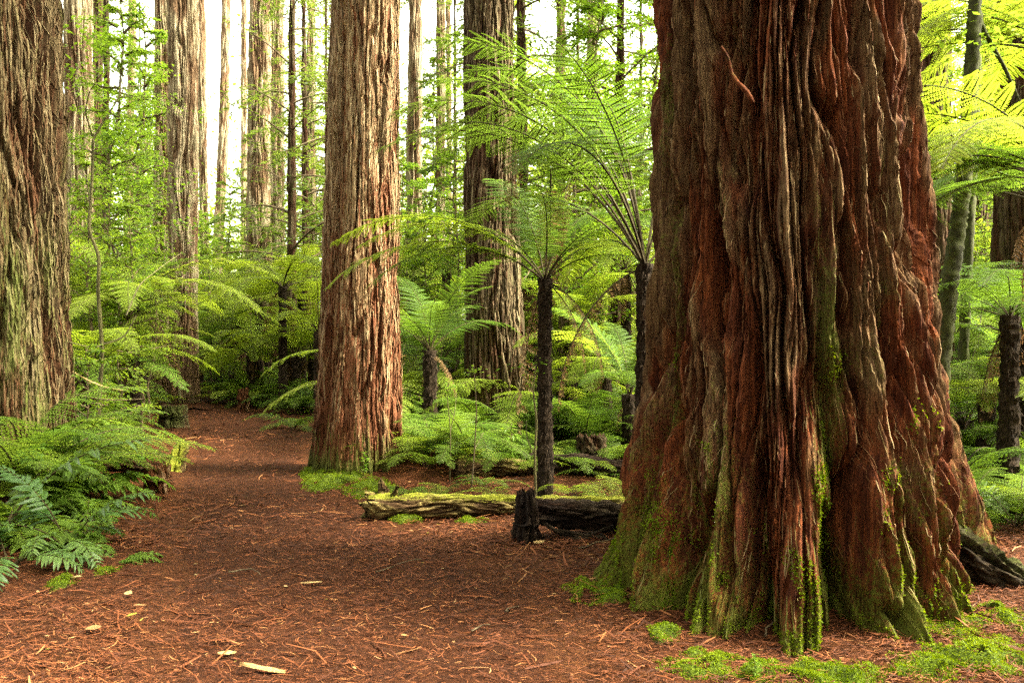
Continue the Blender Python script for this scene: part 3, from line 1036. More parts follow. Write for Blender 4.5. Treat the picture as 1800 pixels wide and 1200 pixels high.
def ftrunk(h, r, seed, lean=(0, 0)):
    mb = MB()
    n = max(10, int(h * 26))
    t = np.linspace(0, 1, n)
    pts = np.stack([lean[0] * t ** 2, lean[1] * t ** 2, -.1 + (h + .1) * t], -1)
    rad = r * (1.25 - .40 * t + .18 * np.clip((t - .75) / .25, 0, 1))
    mb.tube(pts, rad, 14, 0, .20, seed)
    # stubs of old stalks and shaggy fibres
    rg_ = np.random.default_rng(seed)
    k = int(420 * h)
    tt = rg_.uniform(.02, 1, k) ** .8
    az = rg_.uniform(0, 2 * np.pi, k)
    ra = r * (1.22 - .40 * tt + .18 * np.clip((tt - .75) / .25, 0, 1)) * .95
    c = np.stack([lean[0] * tt ** 2 + ra * np.cos(az), lean[1] * tt ** 2 + ra * np.sin(az), h * tt], -1)
    up = rg_.uniform(-1, 1, k)
    d = np.stack([np.cos(az) * .6, np.sin(az) * .6, up], -1) * rg_.uniform(.03, .10, k)[:, None]
    s = np.stack([-np.sin(az), np.cos(az), 0 * az], -1) * .006
    mb.kites(c, d, s, np.zeros((k, 3)), 0)
    return mb.build('trunk', [M['fern_trunk']])


FT = {}


def tree_fern(label, x, y, h, r=.08, nf=14, sc=1.0, pool=None, dead=0, seed=0, group=None, fr=None, lean=(0, 0), sink=0):
    rg_ = random.Random(seed * 7 + 3)
    t = thing('tree_fern', label, 'tree fern', (x, y, H(x, y) - sink), 0, group)
    key = (round(h * 2) / 2, round(r, 2), lean)
    if group:
        if key not in FT:
            FT[key] = ftrunk(key[0], r, seed, lean)
        me = FT[key]
        h = key[0]
    else:
        me = ftrunk(h, r, seed, lean)
    ob('trunk', me, t)
    top = (lean[0], lean[1], h - .03)
    if fr:
        for (az, me_, s_) in fr:
            put(me_, t, top, R(az), s_, rg_.uniform(-.12, .12))
    a0 = rg_.uniform(0, 6.28)
    for k in range(nf):
        me_ = rg_.choice(pool)
        put(me_, t, top, a0 + k * 2.39996 + rg_.uniform(-.2, .2), sc * rg_.uniform(.78, 1.12), rg_.uniform(-.15, .15))
    for k in range(dead):
        put(DEAD[k % 3], t, top, rg_.uniform(0, 6.28), rg_.uniform(.6, 1.0) * min(1, h / 1.6))
    return t


# --- hero tree ferns
xA = PX(958, 8.0)
tree_fern('tall tree fern with thick dark trunk standing beside the mossy log', xA, 8.0, 2.02, .062, 4, .75, [HI[0], HI[2], HI[5], HI[4]], 3, 1,
          fr=[(176, HB[0], 1.12), (192, HB[1], 1.08), (186, HB[0], .95), (160, HB[5], .85), (205, HI[1], .9), (20, HI[0], .75), (-5, HI[5], .8), (40, HI[2], .8), (-30, HI[1], .7), (120, HI[4], .6), (70, HI[4], .6)])
yB = 7.1
tree_fern('tree fern with long upright dark stalks behind the left flank of the giant', PX(1134, yB), yB, 2.03, .07, 3, .95, [TALL[4], HB[1]], 2, 2,
          fr=[(178, TALL[0], 1.0), (196, TALL[1], 1.02), (165, TALL[1], .95), (186, TALL[2], 1.0), (210, TALL[2], .95), (150, TALL[3], 1.05), (172, TALL[3], 1.1),
              (120, TALL[0], 1.0), (90, TALL[3], 1.0), (60, TALL[1], 1.0), (230, TALL[3], .9), (140, TALL[4], .9), (20, TALL[0], .9)])
tree_fern('small tree fern with dark trunk between the tan and the dark redwood', PX(756, 11), 11, 1.25, .085, 11, .75, [HI[2], HI[4], HI[0]], 2, 3)
tree_fern('short tree fern with upswept stalks left of the giant', PX(1106, 10.5), 10.5, .72, .08, 11, .78, [HI[4], HI[2], HI[0]], 1, 4)
tree_fern('tree fern with dark trunk leaning over the left side of the path', PX(232, 12.6), 12.6, 1.9, .095, 11, .85, [HB[0], HB[1], HB[3], HI[2]], 3, 5,
          fr=[(5, HB[0], 1.2), (-20, HB[1], 1.15), (20, HB[3], 1.1), (185, HB[1], .8), (200, HB[5], .9)])
tree_fern('tree fern with spreading pale crown left of the tan redwood', PX(497, 17), 17, 2.35, .075, 13, 1.0, [LOB[0], LOB[1], LOB[3]], 2, 6)
tree_fern('tree fern leaning in from beyond the right edge', PX(1872, 6.6), 6.6, 2.62, .09, 6, 1.0, [HI[1], HI[3], HI[0]], 2, 7,
          fr=[(178, HB[3], 1.15), (165, HB[1], 1.15), (195, HI[6], 1.1), (205, HI[3], 1.2), (150, HB[0], 1.15), (185, HI[3], 1.05), (172, HB[0], 1.1), (215, HB[1], 1.1), (188, HB[5], 1.1)])
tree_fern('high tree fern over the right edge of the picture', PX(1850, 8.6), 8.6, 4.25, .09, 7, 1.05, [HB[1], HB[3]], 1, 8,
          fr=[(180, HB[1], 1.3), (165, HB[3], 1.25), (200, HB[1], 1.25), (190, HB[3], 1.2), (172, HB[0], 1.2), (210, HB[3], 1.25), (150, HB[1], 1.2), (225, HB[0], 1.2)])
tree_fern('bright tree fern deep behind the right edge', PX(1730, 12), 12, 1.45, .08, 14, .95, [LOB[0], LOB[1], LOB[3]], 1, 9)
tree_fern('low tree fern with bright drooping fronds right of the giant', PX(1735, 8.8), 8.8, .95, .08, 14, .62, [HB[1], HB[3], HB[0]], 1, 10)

GRP = {
    'L': ('tree fern growing among the trunks left of the path', 'tree ferns left of the path'),
    'M': ('tree fern in the bright thicket between the tan and the dark redwood', 'tree ferns between the two middle redwoods'),
    'R': ('tree fern in the bright thicket between the dark redwood and the giant', 'tree ferns behind the logs'),
    'C': ('pale tree fern far back beyond the end of the path', 'tree ferns beyond the path'),
    'E': ('tree fern in the shade to the right of the giant', 'tree ferns right of the giant')}
tf = [('C', 408, 21, 1.7), ('C', 370, 23, 2.0), ('C', 455, 19.5, 2.2), ('C', 530, 20, 2.4), ('C', 425, 26, 2.6), ('C', 555, 24, 2.5), ('C', 505, 28, 3.0),
      ('C', 345, 29, 2.6), ('C', 390, 33, 3.0), ('C', 470, 36, 3.0), ('C', 545, 33, 3.2), ('C', 300, 35, 3.0), ('C', 560, 16.0, 1.6),
      ('L', 150, 15, 1.9), ('L', 195, 18, 2.2), ('L', 90, 13, 2.2), ('L', 60, 20, 2.6), ('L', 250, 23, 2.4), ('L', 120, 26, 3.0), ('L', 215, 30, 3.0), ('L', 165, 11.5, 1.1),
      ('M', 705, 15.5, 1.6), ('M', 740, 19, 2.3), ('M', 785, 16, 2.6), ('M', 800, 23, 2.6), ('M', 720, 26, 2.8), ('M', 765, 30, 3.2), ('M', 690, 21, 2.0),
      ('R', 935, 15.5, 2.3), ('R', 1005, 13.2, 1.5), ('R', 1050, 16, 2.2), ('R', 1100, 14, 2.7), ('R', 985, 19, 2.8), ('R', 1075, 21, 2.6), ('R', 925, 24, 3.2), ('R', 1030, 27, 3.3),
      ('R', 1110, 25, 3.2), ('R', 960, 32, 3.4), ('R', 1065, 12, .9), ('R', 1130, 18, 3.4), ('R', 900, 19, 1.6), ('R', 1015, 17, 3.7),
      ('E', 1675, 14, 1.2), ('E', 1780, 10.5, 1.0), ('E', 1690, 18, 2.0), ('E', 1760, 16, 2.6), ('E', 1660, 23, 3.0), ('E', 1800, 20, 3.2), ('E', 1720, 25, 3.6), ('E', 1840, 14, 3.6)]
tf += [('C', 350, 20.5, .9), ('C', 385, 19, .7), ('C', 440, 18, .9), ('C', 470, 22, 1.2), ('C', 520, 17.5, .8), ('C', 548, 19, 1.1), ('C', 400, 26, 1.4), ('C', 500, 25, 1.4), ('C', 355, 26, 1.5),
       ('L', 140, 12.5, .8), ('L', 180, 14.5, 1.0), ('L', 210, 17, 1.1), ('L', 120, 18, 1.3), ('L', 245, 27, 1.5), ('L', 160, 21, 1.5),
       ('M', 700, 12.5, .7), ('M', 775, 13, .9), ('M', 730, 14.5, 1.1), ('M', 800, 18, 1.2), ('M', 760, 22, 1.5), ('M', 710, 19, 1.3),
       ('R', 930, 12, .7), ('R', 980, 14.5, .9), ('R', 1040, 13.8, 1.0), ('R', 1090, 16.5, 1.2), ('R', 960, 17, 1.3), ('R', 1020, 20, 1.4), ('R', 1075, 24, 1.6), ('R', 930, 21, 1.5),
       ('E', 1700, 10, .7), ('E', 1770, 12.5, .9), ('E', 1670, 16, 1.2), ('E', 1740, 19, 1.5), ('E', 1800, 9, 1.3)]
for k, (g_, px, Y, h) in enumerate(tf):
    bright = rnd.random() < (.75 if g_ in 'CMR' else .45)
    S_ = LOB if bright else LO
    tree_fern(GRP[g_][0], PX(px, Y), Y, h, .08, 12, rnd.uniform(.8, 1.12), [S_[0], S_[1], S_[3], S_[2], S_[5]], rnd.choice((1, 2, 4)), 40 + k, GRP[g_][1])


for (px, py, Y, s_, v, lab) in ((968, 300, 7.9, .95, 2, 'brown dead frond hanging straight down above the crown of the tall tree fern'),
                               (1005, 310, 8.1, .55, 0, 'shorter brown dead frond hanging right of the long hanging one'),
                               (905, 245, 7.7, .6, 2, 'withered brown frond hanging in front of the dark brown redwood')):
    o = ob('dead_frond', DEAD[v], None, (PX(px, Y), Y, PZ(py, Y)))
    o.rotation_euler = (0, 0, rnd.uniform(0, 6))
    o.scale = (s_, s_, s_)
    tag(o, lab, 'dead frond')

# --- ground ferns
def ground_fern(label, x, y, n, sc, pool, seed, group=None, azr=(0, 360), cat='fern', name='ground_fern', lift=0):
    rg_ = random.Random(seed * 13 + 1)
    t = thing(name, label, cat, (x, y, H(x, y) + lift), 0, group)
    a0 = rg_.uniform(0, 360)
    for k in range(n):
        az = a0 + k * 137.5 if azr == (0, 360) else azr[0] + (azr[1] - azr[0]) * (k + .5) / n
        put(rg_.choice(pool), t, (rg_.uniform(-.03, .03), rg_.uniform(-.03, .03), 0), R(az + rg_.uniform(-12, 12)), sc * rg_.uniform(.75, 1.15), rg_.uniform(-.2, .2))
    return t


def gf(label, px, py, n, sc, pool, seed, group=None, azr=(0, 360)):
    Y = GY(py)
    return ground_fern(label, PX(px, Y), Y, n, sc, pool, seed, group, azr)


# near left clump
gf('glossy broad-leaved fern clump with dark stalks in the left foreground', 112, 985, 9, .8, BRO, 1)
gf('low glossy fern spreading over the ground at the left edge', 15, 1015, 8, .7, BRO[1:3], 2)
gf('dark green fern at the left edge above the low glossy fern', 0, 960, 10, 1.25, SWORD + BRO[:1], 3)
gf('sword fern arching right in front of the left edge redwood', 70, 905, 9, 1.35, SWORD, 4, azr=(-70, 120))
gf('feathery fern reaching up beside the foot of the left edge redwood', 40, 890, 9, 1.5, [SWORD[0], SWORD[3], LG[0], SPARSE[0]], 5)
gf('yellow-green fern fronds behind the cut stump on the left', 150, 845, 8, .55, SPARSE, 6)
gf('tall feathery fern with yellow-green fronds against the left edge redwood', 45, 915, 8, 1.5, [SPARSE[0], SPARSE[2], LG[2]], 25)
gf('upright fern with long fronds hiding the foot of the left edge redwood', 25, 895, 7, 1.7, [LG[2], LG[0], SPARSE[2]], 27, azr=(-80, 130))
gf('upright fern leaning right from the left edge redwood', 80, 880, 6, 1.2, [LG[2], SPARSE[2], SWORD[0]], 28, azr=(-60, 110))
gf('loose fern between the glossy clump and the cut stump', 120, 915, 7, .55, [SPARSE[0], SPARSE[1], SWORD[1]], 26)
gf('small light fern at the left verge of the path', 245, 828, 7, .55, [LG[0], LG[1]], 7)
gf('fern with wide fronds below the leaning tree fern', 165, 792, 9, .65, [LG[0], LG[1], LG[5]], 8)
gf('fern at the left edge with a frond across the redwood bark', -30, 880, 10, 1.7, [SWORD[0], SPARSE[0], LG[2]], 9)
gf('little fern lying on the litter right of the glossy clump', 205, 1000, 3, .32, [SWORD[2]], 10, azr=(-30, 40))
gf('tiny bright fern growing in front of the cut stump', 248, 875, 4, .2, SPARSE, 11)
# right of the path
gf('bright two-fronded fern between the dark log and the giant', 1062, 893, 4, .62, SPARSE, 12, azr=(-20, 170))
gf('pale small fern growing just behind the middle of the mossy log', 885, 882, 4, .55, SPARSE[:2], 13, azr=(20, 200))
gf('small fern frond leaning behind the left part of the mossy log', 775, 882, 3, .5, SPARSE[:2], 14, azr=(60, 200))
gf('wide light fern at the foot of the dark brown redwood', 850, 790, 11, 1.25, [LG[0], LG[1], LG[2]], 15)
gf('low fern left of the wide light fern', 735, 790, 9, .85, [LG[0], LG[1], SPARSE[0]], 16)
gf('tall leafy fern behind the trunk of the tall tree fern', 1030, 800, 13, 1.35, [LG[0], LG[2], LG[5], LG[4]], 17)
gf('drooping fern between the tall tree fern and the giant', 1090, 820, 11, 1.1, [LG[0], LG[1], LG[5]], 18)
gf('fern on the right verge of the path left of the tan redwood', 515, 755, 9, .8, [LG[0], LG[1]], 19)
gf('spreading fern beside the bend of the path', 420, 703, 11, 1.35, [LG[0], LG[1], LG[2]], 20)
gf('brown withered fern lying by the path bend', 430, 728, 4, .5, DEAD[:2], 21, azr=(20, 160))
gf('fern with bright fronds behind the right flank of the giant', 1735, 850, 12, 1.2, [LG[0], LG[1], SPARSE[0]], 22)
gf('dark fern at the right edge behind the mossy root', 1790, 905, 10, .9, [LG[1], LG[3]], 23)
gf('tall fern right of the giant near the picture edge', 1765, 800, 12, 1.5, [LG[0], LG[2], LG[5]], 24)
gf('dense fern filling the gap beside the right flank of the giant', 1705, 905, 9, .8, [LG[0], LG[1], LG[2]], 41)
gf('dark arching fern in the lower right corner of the undergrowth', 1788, 935, 9, .9, [LG[1], LG[5]], 42)
tree_fern('shaded tree fern with wide drooping crown right of the mossy trunk', PX(1775, 7.9), 7.9, 1.7, .08, 13, .75, [HI[1], HI[3], HI[0]], 3, 43)
gf('small fern between the tan redwood and the second mossy log', 720, 872, 6, .42, [LG[0], LG[1]], 38)
gf('fern growing close behind the second mossy log', 800, 830, 9, .9, [LG[0], SPARSE[0], LG[5]], 39)
gf('bright fern at the right end of the mossy log', 1010, 878, 5, .5, SPARSE, 40)
gf('light fern just right of the foot of the tan redwood', 752, 838, 8, .75, [LG[0], SPARSE[0]], 29)
gf('low fern in front of the second mossy log', 850, 862, 6, .5, [LG[0], LG[1]], 30)
gf('fern hanging over the dark log behind the tall tree fern', 1010, 838, 9, .9, [LG[0], LG[1], SPARSE[0]], 31)
gf('small fern between the dark log and the foot of the giant', 1075, 850, 7, .7, [LG[1], SPARSE[1]], 32)
gf('fern left of the tall tree fern trunk behind the log', 905, 835, 8, .8, [LG[0], LG[5]], 33)
gf('light fern close behind the right foot of the giant', 1722, 868, 9, .95, [LG[0], LG[1], SPARSE[0]], 34)
gf('dark fern low at the right edge in front of the shaded log', 1795, 880, 10, 1.0, [LG[0], LG[1]], 35)
gf('fern with raised fronds between the giant and the right edge', 1745, 825, 10, 1.3, [LG[2], LG[0], LG[5]], 36)
tree_fern('dark tree fern with long fronds crossing the right edge at mid height', PX(1835, 9.6), 9.6, 2.9, .09, 6, 1.1, [LO[0], LO[1]], 3, 37,
          fr=[(180, HI[1], 1.2), (165, HI[3], 1.2), (200, HI[0], 1.2), (190, HI[3], 1.1), (150, HI[1], 1.1), (215, HI[1], 1.1)])
GG = {'L': ('green fern in the undergrowth left of the path', 'ground ferns left of the path'),
      'M': ('green fern in the undergrowth right of the tan redwood', 'ground ferns behind the logs'),
      'C': ('light fern at the far end of the path', 'ground ferns at the far end of the path'),
      'E': ('fern in the undergrowth right of the giant', 'ground ferns right of the giant')}
trunks = [(GX, GYc, 1.5), (PX(628, 9.4), 9.4, .8), (PX(12, 8.5), 8.5, .9), (PX(870, 11.9), 11.9, .6), (PX(322, 17.6), 17.6, .6)]


def free(x, y, m=.35):
    if in_path(x, y, m):
        return False
    return all((x - a) ** 2 + (y - b) ** 2 > c * c for a, b, c in trunks)


spots = []
for zone, n, pa, pb, ya, yb in (('L', 48, -60, 265, 9.4, 24), ('C', 46, 330, 600, 15.5, 32), ('M', 96, 705, 1150, 9.6, 25), ('E', 36, 1650, 1860, 7.6, 22)):
    c = 0
    while c < n:
        Y = ya + (yb - ya) * rnd.random() ** 1.3
        x = PX(rnd.uniform(pa, pb), Y)
        if not free(x, Y):
            continue
        if zone == 'L' and Y < 23 and 222 < 900 + x / Y * F < 300:
            continue
        if zone == 'L' and Y < 13 and x > path_ab(Y)[0] - 1.35:
            continue
        c += 1
        spots.append((zone, x, Y))
for k, (zone, x, Y) in enumerate(spots):
    pool = [LG[0], LG[1], LG[2], LG[5]] if rnd.random() < .65 else [SPARSE[0], SPARSE[1], LG[0]]
    ground_fern(GG[zone][0], x, Y, rnd.randint(8, 12), rnd.uniform(.85, 1.5), pool, 100 + k, GG[zone][1])

# ------------------------------------------------------------------ leafy shrubs, saplings, conifer branches
def leafy(name, Hh, spread, nbr, nleaf, ls, seed, mleaf, base=.25, slim=.32, stem_r=.015, layered=.35, mst=None):
    """returns (stem mesh, foliage mesh)"""
    r = np.random.default_rng(seed)
    st, fo = MB(), MB()
    t = np.linspace(0, 1, 12)
    wob = np.cumsum(r.normal(0, .035 * Hh / 3, (12, 2)), 0)
    main = np.stack([wob[:, 0], wob[:, 1], Hh * t], -1)
    st.tube(main, stem_r * (1.1 - .9 * t), 6, 0)
    per = nleaf // nbr
    for b in range(nbr):
        f = base + (1 - base) * (b + r.uniform(0, 1)) / nbr
        o_ = np.array([np.interp(f, t, main[:, c]) for c in range(3)])
        az = b * 2.4 + r.normal(0, .5)
        L = spread * (1.05 - f) ** .5 * r.uniform(.6, 1.1)
        e = R(r.uniform(5, 50))
        tt = np.linspace(0, 1, 7)
        d = np.array([np.cos(az) * np.cos(e), np.sin(az) * np.cos(e), np.sin(e)])
        jit = np.cumsum(r.normal(0, .04 * L, (7, 3)), 0)
        pts = o_ + d * L * tt[:, None] - np.array([0, 0, 1]) * (tt ** 2)[:, None] * L * .3 + jit
        st.tube(pts, stem_r * .5 * (1 - .85 * tt) + .0015, 4, 0)
        u = r.uniform(.2, 1.03, per)
        c = np.stack([np.interp(u, tt, pts[:, k]) for k in range(3)], -1) + r.normal(0, 1, (per, 3)) * L * np.array([.16, .16, .16 * layered])
        a = az + r.normal(0, 1.1, per)
        ll = ls * r.uniform(.6, 1.3, per)
        dd = np.stack([np.cos(a), np.sin(a), r.normal(-.25, .3, per)], -1) * ll[:, None]
        ss_ = unit(np.stack([-np.sin(a), np.cos(a), r.normal(0, .45, per)], -1)) * (ll * slim)[:, None]
        fo.kites(c, dd, ss_, np.stack([0 * a, 0 * a, -ll * .15], -1), 0, wide=.45)
    return st.build('stem', [mst or M['twig']]), fo.build('foliage', [mleaf])


SHR = [leafy('s', 1.5, .7, 16, 900, .055, 400 + k, M['shrub']) for k in range(3)]
SAP = [leafy('s', 4.2, 1.1, 26, 3400, .048, 410 + k, M['fresh'] if k != 1 else M['shrub'], .3, stem_r=.025) for k in range(3)]
TRE = [leafy('s', 8.5, 2.2, 44, 9500, .068, 420 + k, M['fresh'] if k == 0 else M['shrub'], .22, stem_r=.06, layered=.25) for k in range(2)]
YNG = [leafy('s', .55, .16, 12, 90, .07, 430 + k, M['fresh'], .2, .24, .005) for k in range(2)]


def leafy_thing(name, label, cat, pair, x, y, sc, seed, group=None, part='foliage'):
    t = thing(name, label, cat, (x, y, H(x, y) - .02), seed * 1.3, group)
    a = ob('stem' if name != 'broadleaf_tree' else 'trunk', pair[0], t)
    b = ob('foliage' if name != 'broadleaf_tree' else 'crown', pair[1], t)
    a.scale = b.scale = (sc, sc, sc)
    return t


for k, (px, Y, sc, v) in enumerate(((1000, 13.5, .82, 0), (150, 14, .8, 0), (250, 24, .62, 0), (390, 34, .55, 1), (780, 27, 1.1, 0), (1100, 19, 1.1, 0), (930, 21, 1.2, 1),
                                    (545, 29, 1.0, 1), (1690, 15, .9, 0), (1780, 22, 1.1, 1), (60, 24, 1.1, 1), (205, 18, .95, 0), (262, 23, .95, 0), (300, 34, 1.25, 0), (245, 40, 1.6, 1), (550, 36, 1.4, 0), (385, 26, .7, 0), (420, 30, .8, 1), (350, 24, .55, 0), (300, 30, .55, 1), (695, 33, 1.2, 0), (1040, 31, 1.5, 0), (860, 34, 1.6, 1))):
    lab = {0: 'fresh green broadleaf tree behind the upright fern stalks', 1: 'fresh green sapling tree behind the left edge redwood'}.get(k, 'leafy green tree in the bright background')
    leafy_thing('broadleaf_tree', lab, 'tree', TRE[v], PX(px, Y), Y, sc, k, None if k < 2 else 'leafy trees in the background')
c = 0
while c < 84:
    Y = rnd.uniform(12, 36)
    px = rnd.choice((rnd.uniform(110, 300), rnd.uniform(350, 590), rnd.uniform(690, 1130), rnd.uniform(690, 1130), rnd.uniform(1650, 1830)))
    x = PX(px, Y)
    if not free(x, Y, .5):
        continue
    if c % 3 == 0:
        leafy_thing('sapling', 'thin leafy sapling in the thicket', 'sapling', SAP[c % 2 + (c % 5 == 0)], x, Y, rnd.uniform(.7, 1.25), c, 'saplings in the thicket')
    else:
        leafy_thing('shrub', 'small leafy shrub in the thicket', 'shrub', SHR[c % 3], x, Y, rnd.uniform(.6, 1.3), c, 'shrubs in the thicket')
    c += 1
for k, (px, Y, sc, lab) in enumerate(((150, 8.9, .85, 'leafy shrub around the crooked sapling'), (215, 10.5, .9, 'leafy shrub behind the lowest bare twig'))):
    leafy_thing('shrub', lab, 'shrub', SHR[k], PX(px, Y), Y, sc, k + 3)
for k, (px, py, sc, lab) in enumerate(((895, 832, 1.0, 'young plant with whorled pale leaves in front of the dark redwood'),
                                       (735, 790, 1.3, 'bright young plant right of the tan redwood'),
                                       (640, 850, .5, 'little green plant at the mossy foot of the tan redwood'),
                                       (1605, 1110, .5, 'small sprig growing in the hollow of the giant'),
                                       (150, 985, .7, 'low leafy weed at the left verge near the glossy ferns'),
                                       (175, 905, .8, 'low leafy weed left of the cut stump'),
                                       (1330, 1195, .25, 'tiny sprout on the moss before the giant'))):
    Y = GY(py)
    leafy_thing('young_plant', lab, 'plant', YNG[k % 2], PX(px, Y), Y, sc, k)


# conifer branches: a flat spray of small leaves on a thin limb
def spray(name, seed, dens=1.0, e0=20, e1=-35):
    r = np.random.default_rng(seed)
    s, pos, tan = curve_frame(1.0, e0, e1, 1.0, 24, r.uniform(-.4, .4))
    mb = MB()
    ts = np.linspace(0, 1, 9)
    pts = np.stack([np.interp(ts, s, pos[:, c]) for c in range(3)], -1)
    mb.tube(pts, .012 * (1 - .8 * ts), 4, 1)
    for k in range(22):
        u = .15 + .85 * k / 21
        b = np.array([np.interp(u, s, pos[:, c]) for c in range(3)])
        T = unit(np.array([np.interp(u, s, tan[:, c]) for c in range(3)]))
        sd = unit(np.cross([0, 0, 1], T)) * (1 if k % 2 else -1)
        l = .38 * (1.1 - u) * r.uniform(.5, 1.2) + .04
        d = unit(T * .6 + sd + np.array([0, 0, r.normal(-.2, .2)]))
        mb.kites([b], [d * l], [unit(np.cross(d, [0, 0, 1])) * .003], [[0, 0, -.1 * l]], 1)
        m_ = int(13 * dens)
        if m_ < 1:
            continue
        t = r.uniform(.1, 1, m_)
        c = b + d * l * t[:, None] - np.array([0, 0, .1]) * (l * t ** 2)[:, None] + r.normal(0, .012, (m_, 3))
        sg = np.sign(r.uniform(-1, 1, m_))
        q = unit(np.cross(d, [0, 0, 1]))
        dd = (d * .7 + q * sg[:, None] * .7 + r.normal(0, .2, (m_, 3))) * (r.uniform(.04, .09, m_))[:, None]
        mb.kites(c, dd, unit(np.cross(dd, r.normal(0, .4, (m_, 3)) + np.array([0, 0, 1]))) * .010, np.zeros((m_, 3)), 0)
    return mb.build('branch', [M['conifer'], M['twig']])


SPR = [spray('b', 500 + k) for k in range(3)]
BARE = [spray('b', 510 + k, .35, 35, 5) for k in range(2)]


def conifer(label, px, Y, h, r0, nb, z0, L0, pool, seed, group=None, ptop=None):
    rg_ = random.Random(seed)
    X0 = PX(px, Y)
    t = thing('conifer_tree', label, 'tree', (X0, Y, H(X0, Y)), 0, group)
    lean = (PX(ptop, Y) - X0) / PZ(0, Y) if ptop else 0
    prof = [(-.3, r0 * 1.3), (0, r0 * 1.2), (1, r0), (h, r0 * .2)]
    me, _ = trunk_mesh('trunk', prof, h, M['bark_dark'], 40, h * .8, 90, k=.35, seed=seed, coarse=.16, lean=(lean, 0))
    ob('trunk', me, t)
    for k in range(nb):
        f = k / nb
        z = z0 + (h - z0) * f
        b = ob('branch', rg_.choice(pool), t, (lean * z, 0, z))
        L = L0 * (1 - .7 * f) * rg_.uniform(.6, 1.15)
        b.scale = (L, L, L)
        b.rotation_euler = (rg_.uniform(-.2, .2), rg_.uniform(-.15, .25), k * 2.4 + rg_.uniform(-.4, .4))
    return t


conifer('conifer with many thin bare twigs left of the tall tan redwood', 512, 19, 14, .11, 60, 2.2, 2.6, BARE + SPR[:1], 71, ptop=516)
conifer('second twiggy conifer close against the tall tan redwood', 540, 22, 14, .10, 56, 2.0, 2.6, BARE + SPR[:1], 72, ptop=536)
conifer('conifer with drooping green sprays above the upright fern stalks', 1080, 15, 14, .10, 60, 3.4, 2.6, SPR + BARE[:1], 73, ptop=1090)
conifer('conifer with dark hanging sprays beside the dark brown redwood', 925, 16.5, 15, .12, 60, 4.2, 2.8, SPR, 74, ptop=915)
conifer('dark green young conifer behind the left edge redwood', 186, 20, 14, .10, 56, 2.4, 2.2, SPR, 75, ptop=192)
for k, (px, Y, z0) in enumerate(((700, 28, 3), (800, 25, 4), (520, 33, 3), (575, 25, 2.5), (1015, 26, 3), (1125, 23, 3), (985, 38, 3),
                                 (250, 37, 3), (100, 30, 3), (1640, 17, 4), (1760, 24, 2.5), (1700, 31, 3), (555, 30, 2.5), (30, 24, 4), (860, 29, 3), (660, 40, 3))):
    conifer('conifer with green sprays in the bright background', px, Y, 15, .065, 40, z0, 2.8, SPR, 80 + k, 'conifers in the background')

# ------------------------------------------------------------------ far wood (one mass)
r = np.random.default_rng(77)
mb = MB()
def clump(x, y, z, n, sp, l0, l1):
    c = np.array([x, y, z]) + r.normal(0, 1, (n, 3)) * np.array([sp, sp, sp * .55])
    a = r.uniform(0, 6.28, n)
    ll = r.uniform(l0, l1, n)
    dd = np.stack([np.cos(a), np.sin(a), r.normal(-.2, .3, n)], -1) * ll[:, None]
    sv = unit(np.stack([-np.sin(a), np.cos(a), r.normal(0, .5, n)], -1)) * (ll * .3)[:, None]
    c[:, 2] = np.abs(c[:, 2])
    mb.kites(c, dd, sv, np.zeros((n, 3)), 0)


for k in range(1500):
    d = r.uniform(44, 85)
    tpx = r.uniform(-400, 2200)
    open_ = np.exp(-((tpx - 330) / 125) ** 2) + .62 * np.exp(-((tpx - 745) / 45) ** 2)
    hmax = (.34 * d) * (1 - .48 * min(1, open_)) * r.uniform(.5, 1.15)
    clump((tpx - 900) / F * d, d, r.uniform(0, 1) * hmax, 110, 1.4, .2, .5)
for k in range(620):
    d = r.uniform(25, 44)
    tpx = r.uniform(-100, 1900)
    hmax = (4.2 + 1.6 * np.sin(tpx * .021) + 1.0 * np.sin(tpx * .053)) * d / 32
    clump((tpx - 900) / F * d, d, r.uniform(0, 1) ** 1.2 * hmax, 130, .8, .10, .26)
for k in range(900):  # unseen dark leaves behind the camera, added to block low sky light
    an = r.uniform(math.pi * .98, math.pi * 2.02)
    d = r.uniform(13, 30)
    z = r.uniform(0, 1) ** .9 * 23
    n = 70
    c = np.array([np.cos(an) * d * 1.25, np.sin(an) * d, z]) + r.normal(0, 1, (n, 3)) * np.array([1.7, 1.7, 1.1])
    a = r.uniform(0, 6.28, n)
    ll = r.uniform(.4, .9, n)
    dd = np.stack([np.cos(a), np.sin(a), r.normal(-.2, .3, n)], -1) * ll[:, None]
    sv = unit(np.stack([-np.sin(a), np.cos(a), r.normal(0, .5, n)], -1)) * (ll * .3)[:, None]
    c[:, 2] = np.abs(c[:, 2])
    mb.kites(c, dd, sv, np.zeros((n, 3)), 1)
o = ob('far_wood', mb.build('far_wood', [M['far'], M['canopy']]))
tag(o, 'pale green wall of far-off woodland foliage, with an added light-blocking leaf screen behind the camera', 'woodland', kind='stuff')

